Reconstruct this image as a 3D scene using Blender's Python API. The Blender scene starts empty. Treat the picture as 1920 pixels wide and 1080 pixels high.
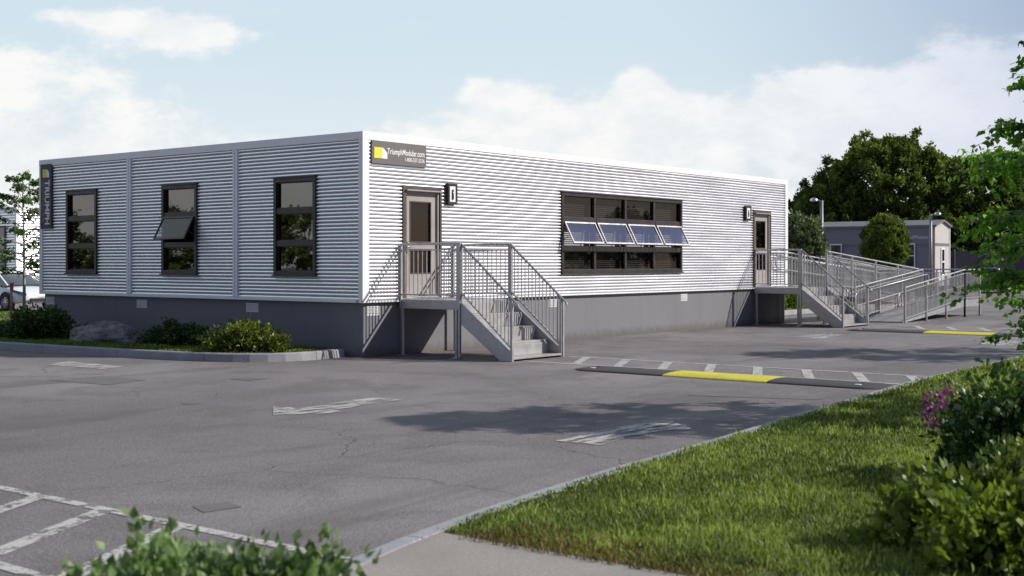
import bpy, math, random
import numpy as np
from mathutils import Vector, Matrix, noise as mn
random.seed(7)
PI = math.pi
S = bpy.context.scene
COL = S.collection

# ------------------------------------------------------------------ helpers
def link(o, parent=None):
    COL.objects.link(o)
    if parent is not None:
        o.parent = parent
    return o

def tag(o, label=None, cat=None, group=None, kind=None):
    if label: o['label'] = label
    if cat: o['category'] = cat
    if group: o['group'] = group
    if kind: o['kind'] = kind
    return o

def empty(name, loc=(0, 0, 0), rz=0.0, **k):
    o = bpy.data.objects.new(name, None)
    o.empty_display_size = 0.1
    o.location = loc
    o.rotation_euler = (0, 0, rz)
    link(o)
    return tag(o, **k)

def copy_tree(o, parent=None):
    c = o.copy()
    COL.objects.link(c)
    c.parent = parent
    for ch in list(o.children):
        copy_tree(ch, c)
    return c

class MB:
    def __init__(s):
        s.v = []; s.f = []
    def add(s, vs, fs):
        n = len(s.v)
        s.v += [tuple(p) for p in vs]
        s.f += [tuple(i + n for i in f) for f in fs]
        return s
    def box(s, a, b):
        x0, y0, z0 = a; x1, y1, z1 = b
        if x0 > x1: x0, x1 = x1, x0
        if y0 > y1: y0, y1 = y1, y0
        if z0 > z1: z0, z1 = z1, z0
        return s.add([(x0,y0,z0),(x1,y0,z0),(x1,y1,z0),(x0,y1,z0),(x0,y0,z1),(x1,y0,z1),(x1,y1,z1),(x0,y1,z1)],
                     [(0,3,2,1),(4,5,6,7),(0,1,5,4),(1,2,6,5),(2,3,7,6),(3,0,4,7)])
    def bar(s, p, q, w, h=None, up=(0, 0, 1)):
        """rectangular bar from p to q, w across, h along 'up'"""
        h = h or w
        p = Vector(p); q = Vector(q); d = (q - p).normalized(); up = Vector(up)
        if abs(d.dot(up)) > 0.98: up = Vector((0, 1, 0))
        a = d.cross(up).normalized() * (w / 2); b = a.cross(d).normalized() * (h / 2)
        vs = [p-a-b, p+a-b, p+a+b, p-a+b, q-a-b, q+a-b, q+a+b, q-a+b]
        return s.add(vs, [(0,1,2,3),(7,6,5,4),(0,4,5,1),(1,5,6,2),(2,6,7,3),(3,7,4,0)])
    def tube(s, pts, r, n=8, r2=None, caps=True):
        pts = [Vector(p) for p in pts]; m = len(pts)
        r2 = r if r2 is None else r2
        base = len(s.v); prev = None
        for i, p in enumerate(pts):
            t = (pts[min(i+1, m-1)] - pts[max(i-1, 0)]).normalized()
            if prev is None:
                a = t.orthogonal().normalized()
            else:
                a = (prev - t * prev.dot(t))
                a = a.normalized() if a.length > 1e-6 else t.orthogonal().normalized()
            prev = a; b = t.cross(a)
            rr = r + (r2 - r) * i / max(m - 1, 1)
            for k in range(n):
                an = 2 * PI * k / n
                s.v.append(tuple(p + (a * math.cos(an) + b * math.sin(an)) * rr))
        for i in range(m - 1):
            for k in range(n):
                k2 = (k + 1) % n
                s.f.append((base+i*n+k, base+i*n+k2, base+(i+1)*n+k2, base+(i+1)*n+k))
        if caps:
            s.f.append(tuple(base + k for k in reversed(range(n))))
            s.f.append(tuple(base + (m-1)*n + k for k in range(n)))
        return s
    def prism(s, poly, z0, z1):
        """vertical prism over a counter-clockwise xy polygon"""
        n = len(poly)
        vs = [(x, y, z0) for x, y in poly] + [(x, y, z1) for x, y in poly]
        return s.add(vs, [tuple(reversed(range(n))), tuple(range(n, 2*n))] + [(i, (i+1) % n, n+(i+1) % n, n+i) for i in range(n)])
    def extr(s, poly, axis, a, b):
        """prism of a 2D polygon in the plane normal to axis ('x': (y,z), 'y': (x,z))"""
        n = len(poly)
        f = (lambda p, t: (t, p[0], p[1])) if axis == 'x' else (lambda p, t: (p[0], t, p[1]))
        vs = [f(p, a) for p in poly] + [f(p, b) for p in poly]
        return s.add(vs, [tuple(range(n)), tuple(reversed(range(n, 2*n)))] + [(i, n+i, n+(i+1) % n, (i+1) % n) for i in range(n)])
    def grid(s, P):
        m = len(P); n = len(P[0]); b = len(s.v)
        for row in P: s.v += [tuple(p) for p in row]
        for i in range(m-1):
            for j in range(n-1):
                s.f.append((b+i*n+j, b+i*n+j+1, b+(i+1)*n+j+1, b+(i+1)*n+j))
        return s
    def lathe(s, prof, c=(0, 0, 0), n=16, axis='z'):
        b = len(s.v)
        for r, h in prof:
            for k in range(n):
                a = 2*PI*k/n
                if axis == 'z': s.v.append((c[0]+r*math.cos(a), c[1]+r*math.sin(a), c[2]+h))
                elif axis == 'y': s.v.append((c[0]+r*math.cos(a), c[1]+h, c[2]+r*math.sin(a)))
                else: s.v.append((c[0]+h, c[1]+r*math.cos(a), c[2]+r*math.sin(a)))
        for i in range(len(prof)-1):
            for k in range(n):
                k2 = (k+1) % n
                s.f.append((b+i*n+k, b+i*n+k2, b+(i+1)*n+k2, b+(i+1)*n+k))
        return s
    def build(s, name, mat, parent=None, smooth=False, bevel=0, fix=True, **k):
        me = bpy.data.meshes.new(name)
        me.from_pydata(s.v, [], s.f)
        if fix:
            import bmesh
            bm = bmesh.new(); bm.from_mesh(me)
            bmesh.ops.recalc_face_normals(bm, faces=bm.faces)
            bm.to_mesh(me); bm.free()
        if mat: me.materials.append(mat)
        if smooth:
            me.polygons.foreach_set('use_smooth', [True]*len(me.polygons))
        o = bpy.data.objects.new(name, me)
        link(o, parent)
        if bevel:
            md = o.modifiers.new('bevel', 'BEVEL'); md.width = bevel; md.segments = 2
            md.limit_method = 'ANGLE'; md.angle_limit = math.radians(40)
        return tag(o, **k)

# ------------------------------------------------------------------ materials
class NT:
    def __init__(s, nt): s.nt = nt
    def n(s, t, **k):
        nd = s.nt.nodes.new(t)
        for a, b in k.items(): setattr(nd, a, b)
        return nd
    def l(s, a, b): s.nt.links.new(a, b)
    def val(s, sock, v):
        if hasattr(v, 'links') or isinstance(v, bpy.types.NodeSocket): s.l(v, sock)
        else: sock.default_value = v
    def math(s, op, a, b=0.0, c=0.0, clamp=False):
        nd = s.n('ShaderNodeMath', operation=op, use_clamp=clamp)
        s.val(nd.inputs[0], a); s.val(nd.inputs[1], b); s.val(nd.inputs[2], c)
        return nd.outputs[0]
    def noise(s, vec, scale, detail=4, rough=0.55, dist=0.0, dim='3D'):
        nd = s.n('ShaderNodeTexNoise', noise_dimensions=dim)
        if vec is not None: s.l(vec, nd.inputs['Vector'])
        nd.inputs['Scale'].default_value = scale; nd.inputs['Detail'].default_value = detail
        nd.inputs['Roughness'].default_value = rough; nd.inputs['Distortion'].default_value = dist
        return nd.outputs['Fac']
    def ramp(s, fac, a, b, lo=0.0, hi=1.0, smooth=True):
        nd = s.n('ShaderNodeMapRange')
        if smooth: nd.interpolation_type = 'SMOOTHSTEP'
        s.l(fac, nd.inputs[0])
        for i, v in enumerate((a, b, lo, hi)): nd.inputs[i+1].default_value = v
        return nd.outputs[0]
    def mix(s, fac, a, b, blend='MIX'):
        nd = s.n('ShaderNodeMix', data_type='RGBA', blend_type=blend)
        s.val(nd.inputs[0], fac)
        for i, v in ((6, a), (7, b)):
            if isinstance(v, (tuple, list)): nd.inputs[i].default_value = (*v[:3], 1)
            else: s.l(v, nd.inputs[i])
        return nd.outputs[2]
    def bump(s, h, strength=0.3, dist=0.01):
        nd = s.n('ShaderNodeBump'); s.l(h, nd.inputs['Height'])
        nd.inputs['Strength'].default_value = strength; nd.inputs['Distance'].default_value = dist
        return nd.outputs[0]
    def pos(s, obj=False, scale=(1, 1, 1)):
        if obj: o = s.n('ShaderNodeTexCoord').outputs['Object']
        else: o = s.n('ShaderNodeNewGeometry').outputs['Position']
        if scale == (1, 1, 1): return o
        m = s.n('ShaderNodeMapping'); s.l(o, m.inputs[0]); m.inputs['Scale'].default_value = scale
        return m.outputs[0]

def mat_new(name):
    m = bpy.data.materials.new(name); m.use_nodes = True
    t = NT(m.node_tree); p = m.node_tree.nodes['Principled BSDF']
    return m, t, p

def surf(name, col, rough=0.6, metal=0.0, var=0.12, scale=3.0, dirt=0.0, grain=0.0, bump=0.0, bscale=60, spec=0.5, coat=0.0, stretch=(1, 1, 1)):
    m, t, p = mat_new(name)
    P = t.pos(scale=stretch)
    n1 = t.noise(P, scale, 5, 0.6)
    c = t.mix(t.ramp(n1, 0.3, 0.7), [x*(1-var) for x in col], [min(1, x*(1+var)) for x in col])
    if grain:
        n2 = t.noise(P, bscale, 3, 0.7)
        c = t.mix(t.ramp(n2, 0.35, 0.65), c, [x*(1-grain) for x in col])
    if dirt:
        n3 = t.noise(P, scale*0.35, 6, 0.65)
        c = t.mix(t.math('MULTIPLY', t.ramp(n3, 0.5, 0.75), dirt), c, [x*0.45 for x in col])
    t.l(c, p.inputs['Base Color'])
    p.inputs['Metallic'].default_value = metal
    r = t.ramp(n1, 0.2, 0.8, max(0.02, rough-0.08), min(1, rough+0.08)); t.l(r, p.inputs['Roughness'])
    p.inputs['Specular IOR Level'].default_value = spec
    if coat: p.inputs['Coat Weight'].default_value = coat; p.inputs['Coat Roughness'].default_value = 0.05
    if bump: t.l(t.bump(t.noise(P, bscale, 4, 0.7), bump, 0.004), p.inputs['Normal'])
    return m

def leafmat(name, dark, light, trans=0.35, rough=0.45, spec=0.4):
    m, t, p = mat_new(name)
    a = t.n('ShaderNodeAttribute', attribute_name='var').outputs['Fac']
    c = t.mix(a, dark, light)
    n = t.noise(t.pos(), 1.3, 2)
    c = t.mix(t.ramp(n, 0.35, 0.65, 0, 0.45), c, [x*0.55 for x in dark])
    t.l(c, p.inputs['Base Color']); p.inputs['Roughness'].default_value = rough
    p.inputs['Specular IOR Level'].default_value = spec
    tr = t.n('ShaderNodeBsdfTranslucent')
    c2 = t.mix(1.0, c, (1.0, 1.15, 0.45), 'MULTIPLY'); t.l(c2, tr.inputs[0])
    mx = t.n('ShaderNodeMixShader'); mx.inputs[0].default_value = trans
    t.l(p.outputs[0], mx.inputs[1]); t.l(tr.outputs[0], mx.inputs[2])
    t.l(mx.outputs[0], m.node_tree.nodes['Material Output'].inputs[0])
    return m

def glassmat(name, tint, gloss, fac, rough=0.015):
    m, t, p = mat_new(name)
    m.node_tree.nodes.remove(p)
    tr = t.n('ShaderNodeBsdfTransparent'); tr.inputs[0].default_value = (*tint, 1)
    gl = t.n('ShaderNodeBsdfGlossy'); gl.inputs[0].default_value = (*gloss, 1); gl.inputs[1].default_value = rough
    w = t.n('ShaderNodeLayerWeight'); w.inputs[0].default_value = 0.35
    nb = t.bump(t.noise(t.pos(), 1.2, 2), 0.05, 0.02); t.l(nb, gl.inputs['Normal'])
    f = t.math('ADD', t.math('MULTIPLY', w.outputs['Fresnel'], 0.5), fac, clamp=True)
    mx = t.n('ShaderNodeMixShader'); t.l(f, mx.inputs[0])
    t.l(tr.outputs[0], mx.inputs[1]); t.l(gl.outputs[0], mx.inputs[2])
    t.l(mx.outputs[0], m.node_tree.nodes['Material Output'].inputs[0])
    return m

def asphalt_mat():
    m, t, p = mat_new('asphalt')
    P = t.pos()
    big = t.noise(P, 0.16, 5, 0.6, 0.8)
    mid = t.noise(P, 0.75, 7, 0.70, 0.5)
    c = t.mix(t.ramp(big, 0.3, 0.72), (0.135, 0.126, 0.126), (0.255, 0.243, 0.249))
    c = t.mix(t.ramp(mid, 0.48, 0.62, 0, 0.6), c, (0.110, 0.102, 0.100))
    fine = t.noise(P, 42, 4, 0.85)
    c = t.mix(t.ramp(fine, 0.50, 0.60, 0, 0.75), c, (0.36, 0.35, 0.35))
    g2 = t.noise(P, 17, 3, 0.8)
    c = t.mix(t.ramp(g2, 0.56, 0.68, 0, 0.45), c, (0.075, 0.07, 0.072))
    c = t.mix(t.ramp(g2, 0.44, 0.32, 0, 0.35), c, (0.36, 0.35, 0.355))
    fine2 = t.noise(P, 75, 3, 0.85)
    c = t.mix(t.ramp(fine2, 0.50, 0.60, 0, 0.8), c, (0.05, 0.048, 0.05))
    # smears stretched along the driving direction
    st = t.noise(t.pos(scale=(0.12, 0.7, 1)), 1.0, 4, 0.6, 0.6)
    c = t.mix(t.ramp(st, 0.52, 0.66, 0, 0.6), c, (0.10, 0.094, 0.093))
    # cracks
    wn = t.n('ShaderNodeTexNoise'); t.l(P, wn.inputs['Vector']); wn.inputs['Scale'].default_value = 0.8; wn.inputs['Detail'].default_value = 6
    add = t.n('ShaderNodeVectorMath', operation='MULTIPLY_ADD')
    t.l(wn.outputs['Color'], add.inputs[0]); add.inputs[1].default_value = (1.6, 1.6, 0); t.l(P, add.inputs[2])
    vo = t.n('ShaderNodeTexVoronoi', feature='DISTANCE_TO_EDGE'); t.l(add.outputs[0], vo.inputs['Vector']); vo.inputs['Scale'].default_value = 0.26
    cr = t.ramp(vo.outputs['Distance'], 0.0, 0.0035, 1, 0)
    gate = t.ramp(t.noise(P, 0.33, 3), 0.44, 0.60)
    crk = t.math('MULTIPLY', cr, gate)
    c = t.mix(t.math('MULTIPLY', crk, 0.5), c, (0.035, 0.033, 0.033))
    c = t.mix(1.0, c, (1.0, 0.972, 0.968), 'MULTIPLY')
    t.l(c, p.inputs['Base Color'])
    t.l(t.ramp(mid, 0.3, 0.7, 0.72, 0.9), p.inputs['Roughness'])
    p.inputs['Specular IOR Level'].default_value = 0.35
    h = t.math('SUBTRACT', t.math('MULTIPLY', fine, 0.5), crk)
    t.l(t.bump(h, 0.55, 0.012), p.inputs['Normal'])
    return m

def paint_mat(name, col, wear=0.5, scale=3.0, stretch=(1, 1, 1)):
    m, t, p = mat_new(name)
    P = t.pos()
    n = t.noise(t.pos(scale=stretch), scale, 6, 0.72)
    n2 = t.noise(P, 60, 3, 0.75)
    a = t.ramp(t.math('ADD', t.math('MULTIPLY', n, 0.75), t.math('MULTIPLY', n2, 0.25)), wear-0.05, wear+0.03)
    c = t.mix(t.ramp(n2, 0.4, 0.6), col, [x*0.8 for x in col])
    t.l(c, p.inputs['Base Color']); p.inputs['Roughness'].default_value = 0.75
    tr = t.n('ShaderNodeBsdfTransparent')
    mx = t.n('ShaderNodeMixShader'); t.l(t.math('MULTIPLY', a, 0.85), mx.inputs[0])
    t.l(tr.outputs[0], mx.inputs[1]); t.l(p.outputs[0], mx.inputs[2])
    t.l(mx.outputs[0], m.node_tree.nodes['Material Output'].inputs[0])
    return m

M = {}
M['asphalt'] = asphalt_mat()
M['patch'] = surf('asphalt_patch', (0.165, 0.155, 0.158), 0.8, var=0.15, scale=5, grain=0.35, bump=0.5, bscale=90)
M['paint'] = paint_mat('worn_white_paint', (0.56, 0.55, 0.53), 0.50, 4.2, (0.45, 2.6, 1))
M['line'] = paint_mat('line_paint', (0.58, 0.57, 0.55), 0.475, 7.0)
M['line_far'] = paint_mat('faded_line_paint', (0.55, 0.54, 0.52), 0.44, 6.0)
M['kerb'] = surf('granite_kerb', (0.34, 0.345, 0.37), 0.8, var=0.18, scale=3, dirt=0.5, grain=0.3, bump=0.6, bscale=70)
M['walk'] = surf('concrete_walk', (0.30, 0.275, 0.25), 0.85, var=0.16, scale=1.7, dirt=0.45, grain=0.2, bump=0.35, bscale=60)
M['soil'] = surf('lawn_soil', (0.13, 0.11, 0.06), 0.95, var=0.4, scale=5, grain=0.4, bump=0.8, bscale=40)
M['siding'] = surf('corrugated_steel', (0.92, 0.93, 0.96), 0.36, metal=0.68, var=0.03, scale=1.3, dirt=0.10, spec=0.5, stretch=(0.4, 0.4, 3))
M['groove'] = surf('siding_groove_shade', (0.70, 0.70, 0.74), 0.7, var=0.05)  # same skin in a darker tone, shade between the ribs painted in
M['trim'] = surf('white_steel_trim', (0.82, 0.82, 0.84), 0.4, var=0.03, scale=2, dirt=0.08)
M['skirt'] = surf('skirting_panels', (0.19, 0.19, 0.208), 0.85, var=0.07, scale=2.2, dirt=0.12, grain=0.12, bump=0.5, bscale=45, stretch=(1, 1, 0.6))
M['vent'] = surf('vent_white', (0.68, 0.68, 0.68), 0.5, var=0.05)
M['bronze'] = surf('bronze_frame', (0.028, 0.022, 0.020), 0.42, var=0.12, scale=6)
M['bronze_pale'] = surf('bronze_door_frame', (0.075, 0.058, 0.052), 0.45, var=0.1, scale=6)  # lighter bronze tone for door frames, door beads and one sash
M['door'] = surf('taupe_door', (0.34, 0.315, 0.30), 0.45, var=0.05, scale=3, dirt=0.15)
M['interior'] = surf('dark_interior', (0.02, 0.018, 0.016), 0.9)
M['blind'] = surf('blind', (0.45, 0.44, 0.43), 0.7, var=0.05)
M['chrome'] = surf('satin_metal', (0.62, 0.62, 0.62), 0.28, metal=0.9, var=0.05)
M['alu'] = surf('mill_aluminium', (0.42, 0.42, 0.425), 0.42, metal=0.55, var=0.10, scale=7, dirt=0.15)
M['aludeck'] = surf('aluminium_deck', (0.36, 0.355, 0.35), 0.5, metal=0.35, var=0.10, scale=5, dirt=0.3, bump=0.5, bscale=120)
M['alud'] = surf('weathered_aluminium', (0.33, 0.33, 0.34), 0.5, metal=0.4, var=0.12, scale=6, dirt=0.3)
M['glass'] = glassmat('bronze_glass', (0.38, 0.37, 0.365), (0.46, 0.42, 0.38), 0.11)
M['glass_dim'] = glassmat('dimmed_bronze_glass', (0.30, 0.29, 0.29), (0.26, 0.25, 0.24), 0.10)  # same bronze glass, sky reflection dimmed for the shaded wall windows
M['glass_open'] = glassmat('sash_glass', (0.72, 0.74, 0.80), (0.80, 0.76, 0.74), 0.08)
M['sign'] = surf('sign_charcoal', (0.135, 0.125, 0.125), 0.55, var=0.03)
M['signd'] = surf('sign_navy', (0.025, 0.025, 0.04), 0.55, var=0.03)
M['white'] = surf('sign_white', (0.8, 0.8, 0.8), 0.5, var=0.02)
M['yellow'] = surf('sign_yellow', (0.72, 0.70, 0.05), 0.5, var=0.03)
M['lampblack'] = surf('lamp_black', (0.022, 0.018, 0.018), 0.4)
M['lampglass'] = surf('lamp_lens', (0.10, 0.10, 0.105), 0.12, var=0.1, spec=0.8)
M['rubber'] = surf('rubber', (0.062, 0.056, 0.062), 0.75, var=0.2, scale=5, dirt=0.2, grain=0.3, bump=0.8, bscale=80)
M['yrubber'] = surf('yellow_rubber', (0.70, 0.62, 0.03), 0.6, var=0.10, scale=4, dirt=0.35, grain=0.25, bump=0.9, bscale=55, stretch=(1, 0.4, 1))
M['bark'] = surf('bark', (0.10, 0.085, 0.07), 0.9, var=0.3, scale=12, bump=0.8, bscale=60)
M['barklt'] = surf('pale_bark', (0.30, 0.28, 0.26), 0.85, var=0.3, scale=12, bump=0.6, bscale=60)
M['tyre'] = surf('tyre', (0.02, 0.02, 0.02), 0.8)
M['carwhite'] = surf('car_white', (0.72, 0.74, 0.78), 0.3, var=0.02, coat=1.0)
M['carsilver'] = surf('car_taupe', (0.20, 0.185, 0.19), 0.3, metal=0.6, var=0.03, coat=1.0)
M['carglass'] = surf('car_glass', (0.02, 0.024, 0.03), 0.04, var=0.05, spec=1.0)
M['carblack'] = surf('car_black_trim', (0.015, 0.015, 0.016), 0.4)
M['lampclear'] = surf('headlight_lens', (0.05, 0.055, 0.06), 0.08, spec=1.0)
M['red'] = surf('tail_light', (0.30, 0.01, 0.01), 0.2, var=0.1)
M['pink'] = surf('pink_tape', (0.50, 0.10, 0.14), 0.6)
M['stakewood'] = surf('stake_wood', (0.46, 0.27, 0.19), 0.8, var=0.2)
M['trailer'] = surf('trailer_blue_grey', (0.20, 0.20, 0.235), 0.6, var=0.05, scale=2)
M['trailend'] = surf('trailer_sunlit_end', (0.50, 0.49, 0.48), 0.6, var=0.04)  # gable end of the same trailer, sunlight painted in as a lighter tone
M['roofgrey'] = surf('trailer_fascia', (0.16, 0.155, 0.17), 0.6)
M['fence'] = surf('dark_fence', (0.07, 0.07, 0.085), 0.8, var=0.15, scale=6)
M['post'] = surf('lamp_post', (0.22, 0.24, 0.28), 0.5, metal=0.4)
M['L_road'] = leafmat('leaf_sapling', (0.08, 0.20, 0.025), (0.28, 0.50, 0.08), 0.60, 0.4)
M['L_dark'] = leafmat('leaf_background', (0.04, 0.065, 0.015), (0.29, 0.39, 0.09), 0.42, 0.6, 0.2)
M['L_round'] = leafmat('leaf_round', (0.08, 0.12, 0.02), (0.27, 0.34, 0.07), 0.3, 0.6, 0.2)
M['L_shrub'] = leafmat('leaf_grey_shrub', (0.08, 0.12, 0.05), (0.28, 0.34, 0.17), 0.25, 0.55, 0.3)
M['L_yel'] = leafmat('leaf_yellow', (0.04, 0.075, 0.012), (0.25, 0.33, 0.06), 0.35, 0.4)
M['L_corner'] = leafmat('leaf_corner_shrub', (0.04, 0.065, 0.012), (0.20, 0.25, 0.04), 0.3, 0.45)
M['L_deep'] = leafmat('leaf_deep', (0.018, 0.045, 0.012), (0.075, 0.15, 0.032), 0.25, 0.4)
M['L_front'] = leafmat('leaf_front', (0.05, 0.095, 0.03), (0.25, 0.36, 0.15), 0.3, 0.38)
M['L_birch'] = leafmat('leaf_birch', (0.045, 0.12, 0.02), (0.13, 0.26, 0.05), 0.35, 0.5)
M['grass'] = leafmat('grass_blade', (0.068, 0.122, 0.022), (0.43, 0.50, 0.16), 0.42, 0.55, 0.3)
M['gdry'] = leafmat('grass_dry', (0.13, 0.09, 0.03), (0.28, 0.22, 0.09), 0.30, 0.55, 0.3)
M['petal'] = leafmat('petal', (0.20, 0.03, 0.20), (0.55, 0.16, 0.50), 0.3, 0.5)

def splash():
    m = M['skirt']; t = NT(m.node_tree); p = m.node_tree.nodes['Principled BSDF']
    src = p.inputs['Base Color'].links[0].from_socket
    sp = t.n('ShaderNodeSeparateXYZ'); t.l(t.pos(), sp.inputs[0])
    n = t.noise(t.pos(scale=(1, 1, 0.5)), 7, 6, 0.7)
    lvl = t.math('ADD', sp.outputs[2], t.math('MULTIPLY', n, -0.34))
    f = t.ramp(lvl, -0.16, 0.06, 0.75, 0)
    c = t.mix(f, src, (0.10, 0.09, 0.08))
    n2 = t.noise(t.pos(scale=(5, 5, 0.35)), 1.0, 5, 0.6)
    c = t.mix(t.ramp(n2, 0.5, 0.7, 0, 0.22), c, (0.13, 0.125, 0.12))
    t.l(c, p.inputs['Base Color'])
splash()
def rock_mat():
    m, t, p = mat_new('boulder')
    P = t.pos()
    n = t.noise(P, 2.5, 8, 0.7, 0.5); n2 = t.noise(P, 14, 6, 0.7)
    c = t.mix(t.ramp(n, 0.35, 0.65), (0.12, 0.11, 0.105), (0.33, 0.305, 0.29))
    c = t.mix(t.ramp(n2, 0.5, 0.7, 0, 0.7), c, (0.08, 0.075, 0.07))
    t.l(c, p.inputs['Base Color']); p.inputs['Roughness'].default_value = 0.9
    t.l(t.bump(t.math('ADD', n2, n), 1.0, 0.05), p.inputs['Normal'])
    return m
M['rock'] = rock_mat()

# ------------------------------------------------------------------ text as mesh
def text_mesh(name, body, mat, size, loc, rot, parent, width=None, spacing=1.0, bold=0.0):
    cu = bpy.data.curves.new(name, 'FONT'); cu.body = body; cu.size = size; cu.extrude = 0.002
    cu.space_character = spacing; cu.offset = bold; cu.resolution_u = 4
    tmp = bpy.data.objects.new(name, cu); COL.objects.link(tmp)
    bpy.context.view_layer.update()
    me = bpy.data.meshes.new_from_object(tmp.evaluated_get(bpy.context.evaluated_depsgraph_get()))
    me.name = name
    bpy.data.objects.remove(tmp)
    if width:
        xs = [v.co.x for v in me.vertices]; x0, x1 = min(xs), max(xs); k = width/(x1-x0)
        for v in me.vertices: v.co.x = (v.co.x-x0)*k
    me.materials.clear(); me.materials.append(mat)
    o = bpy.data.objects.new(name, me); link(o, parent)
    o.location = loc; o.rotation_euler = rot
    return o

# ------------------------------------------------------------------ foliage
rng = np.random.default_rng(11)
def unit(a):
    return a / np.maximum(np.linalg.norm(a, axis=1, keepdims=True), 1e-9)

def tri_mesh(name, V, F, var, mat, parent=None, smooth=False, **k):
    me = bpy.data.meshes.new(name)
    nv, nf = len(V), len(F)
    me.vertices.add(nv); me.vertices.foreach_set('co', V.astype(np.float32).ravel())
    me.loops.add(nf*3); me.loops.foreach_set('vertex_index', F.astype(np.int32).ravel())
    me.polygons.add(nf)
    me.polygons.foreach_set('loop_start', np.arange(0, nf*3, 3, dtype=np.int32))
    at = me.attributes.new('var', 'FLOAT', 'POINT'); at.data.foreach_set('value', var.astype(np.float32))
    me.update(calc_edges=True); me.validate()
    me.materials.append(mat)
    o = bpy.data.objects.new(name, me); link(o, parent)
    return tag(o, **k)

def leaves(name, P, D, size, mat, parent=None, fine=True, wid=0.30, varlo=0.0, varhi=1.0, vbase=None, **k):
    """P base points, D growth directions; every leaf is a small folded blade"""
    n = len(P); D = unit(D)
    R = unit(rng.normal(size=(n, 3))); Sd = unit(np.cross(D, R)); N = np.cross(Sd, D)
    s = size[:, None]
    w = wid * rng.uniform(0.8, 1.2, (n, 1)); cur = rng.uniform(-0.10, 0.18, (n, 1))
    b = P; tip = P + D*s - N*s*cur
    L = P + D*s*0.38 + Sd*s*w + N*s*0.06; Rr = P + D*s*0.38 - Sd*s*w + N*s*0.06
    if fine:
        mid = P + D*s*0.5 - N*s*0.02
        V = np.stack([b, L, Rr, tip, mid], 1).reshape(-1, 3); m = 5
        T = np.array([[0, 4, 1], [1, 4, 3], [3, 4, 2], [2, 4, 0]])
    else:
        V = np.stack([b, L, Rr, tip], 1).reshape(-1, 3); m = 4
        T = np.array([[0, 3, 1], [0, 2, 3]])
    F = (np.arange(n)[:, None, None]*m + T[None]).reshape(-1, 3)
    v = rng.uniform(varlo, varhi, n) if vbase is None else np.clip(vbase + rng.normal(0, 0.15, n), 0, 1)
    return tri_mesh(name, V, F, np.repeat(v, m), mat, parent, **k)

def dome_dirs(n, zmin=-0.1):
    d = unit(rng.normal(size=(n*4, 3))); d = d[d[:, 2] > zmin][:n]
    return d

def shrub(name, loc, rx, ry, h, nst, per, lsize, mat, label, cat='shrub', group=None, stemmat=None, bumpy=0.25, wid=0.3, up=0.5, zmin=-0.05, seed=0, flowers=None):
    """dense shrub: stems fan out from the base and carry leaves towards their ends"""
    global rng
    rng = np.random.default_rng(100+seed)
    root = empty(name, loc, label=label, cat=cat, group=group)
    d = dome_dirs(nst, zmin)
    k = 1 + bumpy*np.sin(d[:, 0]*5+seed)*np.cos(d[:, 1]*6+seed*2) + rng.normal(0, bumpy*0.35, len(d))
    tips = d*np.array([rx, ry, h])*k[:, None]; tips[:, 2] = np.maximum(tips[:, 2], 0.04)
    base = np.stack([tips[:, 0]*0.12, tips[:, 1]*0.12, np.zeros(len(d))], 1)
    t = 1 - rng.beta(1.1, 2.6, (len(d), per))
    P = base[:, None]*(1-t[..., None]) + tips[:, None]*t[..., None]
    bend = (t*(1-t))[..., None]*np.array([0, 0, 0.35*h]); P = P+bend
    P = P + rng.normal(0, lsize*0.45, P.shape)
    dirs = unit(tips-base)[:, None]*0.8 + np.array([0, 0, up]) + rng.normal(0, 0.65, P.shape)
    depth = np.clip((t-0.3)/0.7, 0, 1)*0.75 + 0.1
    P = P.reshape(-1, 3); P[:, 2] = np.maximum(P[:, 2], 0.01)
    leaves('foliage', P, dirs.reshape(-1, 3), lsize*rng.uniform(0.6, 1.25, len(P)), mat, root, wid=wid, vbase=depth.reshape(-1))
    mb = MB()
    for i in rng.choice(len(d), min(36, len(d)), replace=False):
        b0 = Vector(base[i]); e = Vector(tips[i])*0.93; mdl = (b0+e)/2+Vector((0, 0, 0.09*h))
        mb.tube([b0, mdl, e], 0.011 if h > 0.4 else 0.007, 5, 0.003)
    mb.build('stem', stemmat or M['bark'], root)
    if flowers:
        fp, fn, fs = flowers
        Q = []; Dq = []
        for (x, y, z) in fp:
            c = np.array([x, y, z]) + rng.normal(0, 0.02, (fn, 3)); Q.append(c); Dq.append(rng.normal(0, 1, (fn, 3)))
        leaves('blossom', np.concatenate(Q), np.concatenate(Dq), fs*rng.uniform(0.7, 1.2, fn*len(fp)), M['petal'], root, wid=0.4)
    return root

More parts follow.
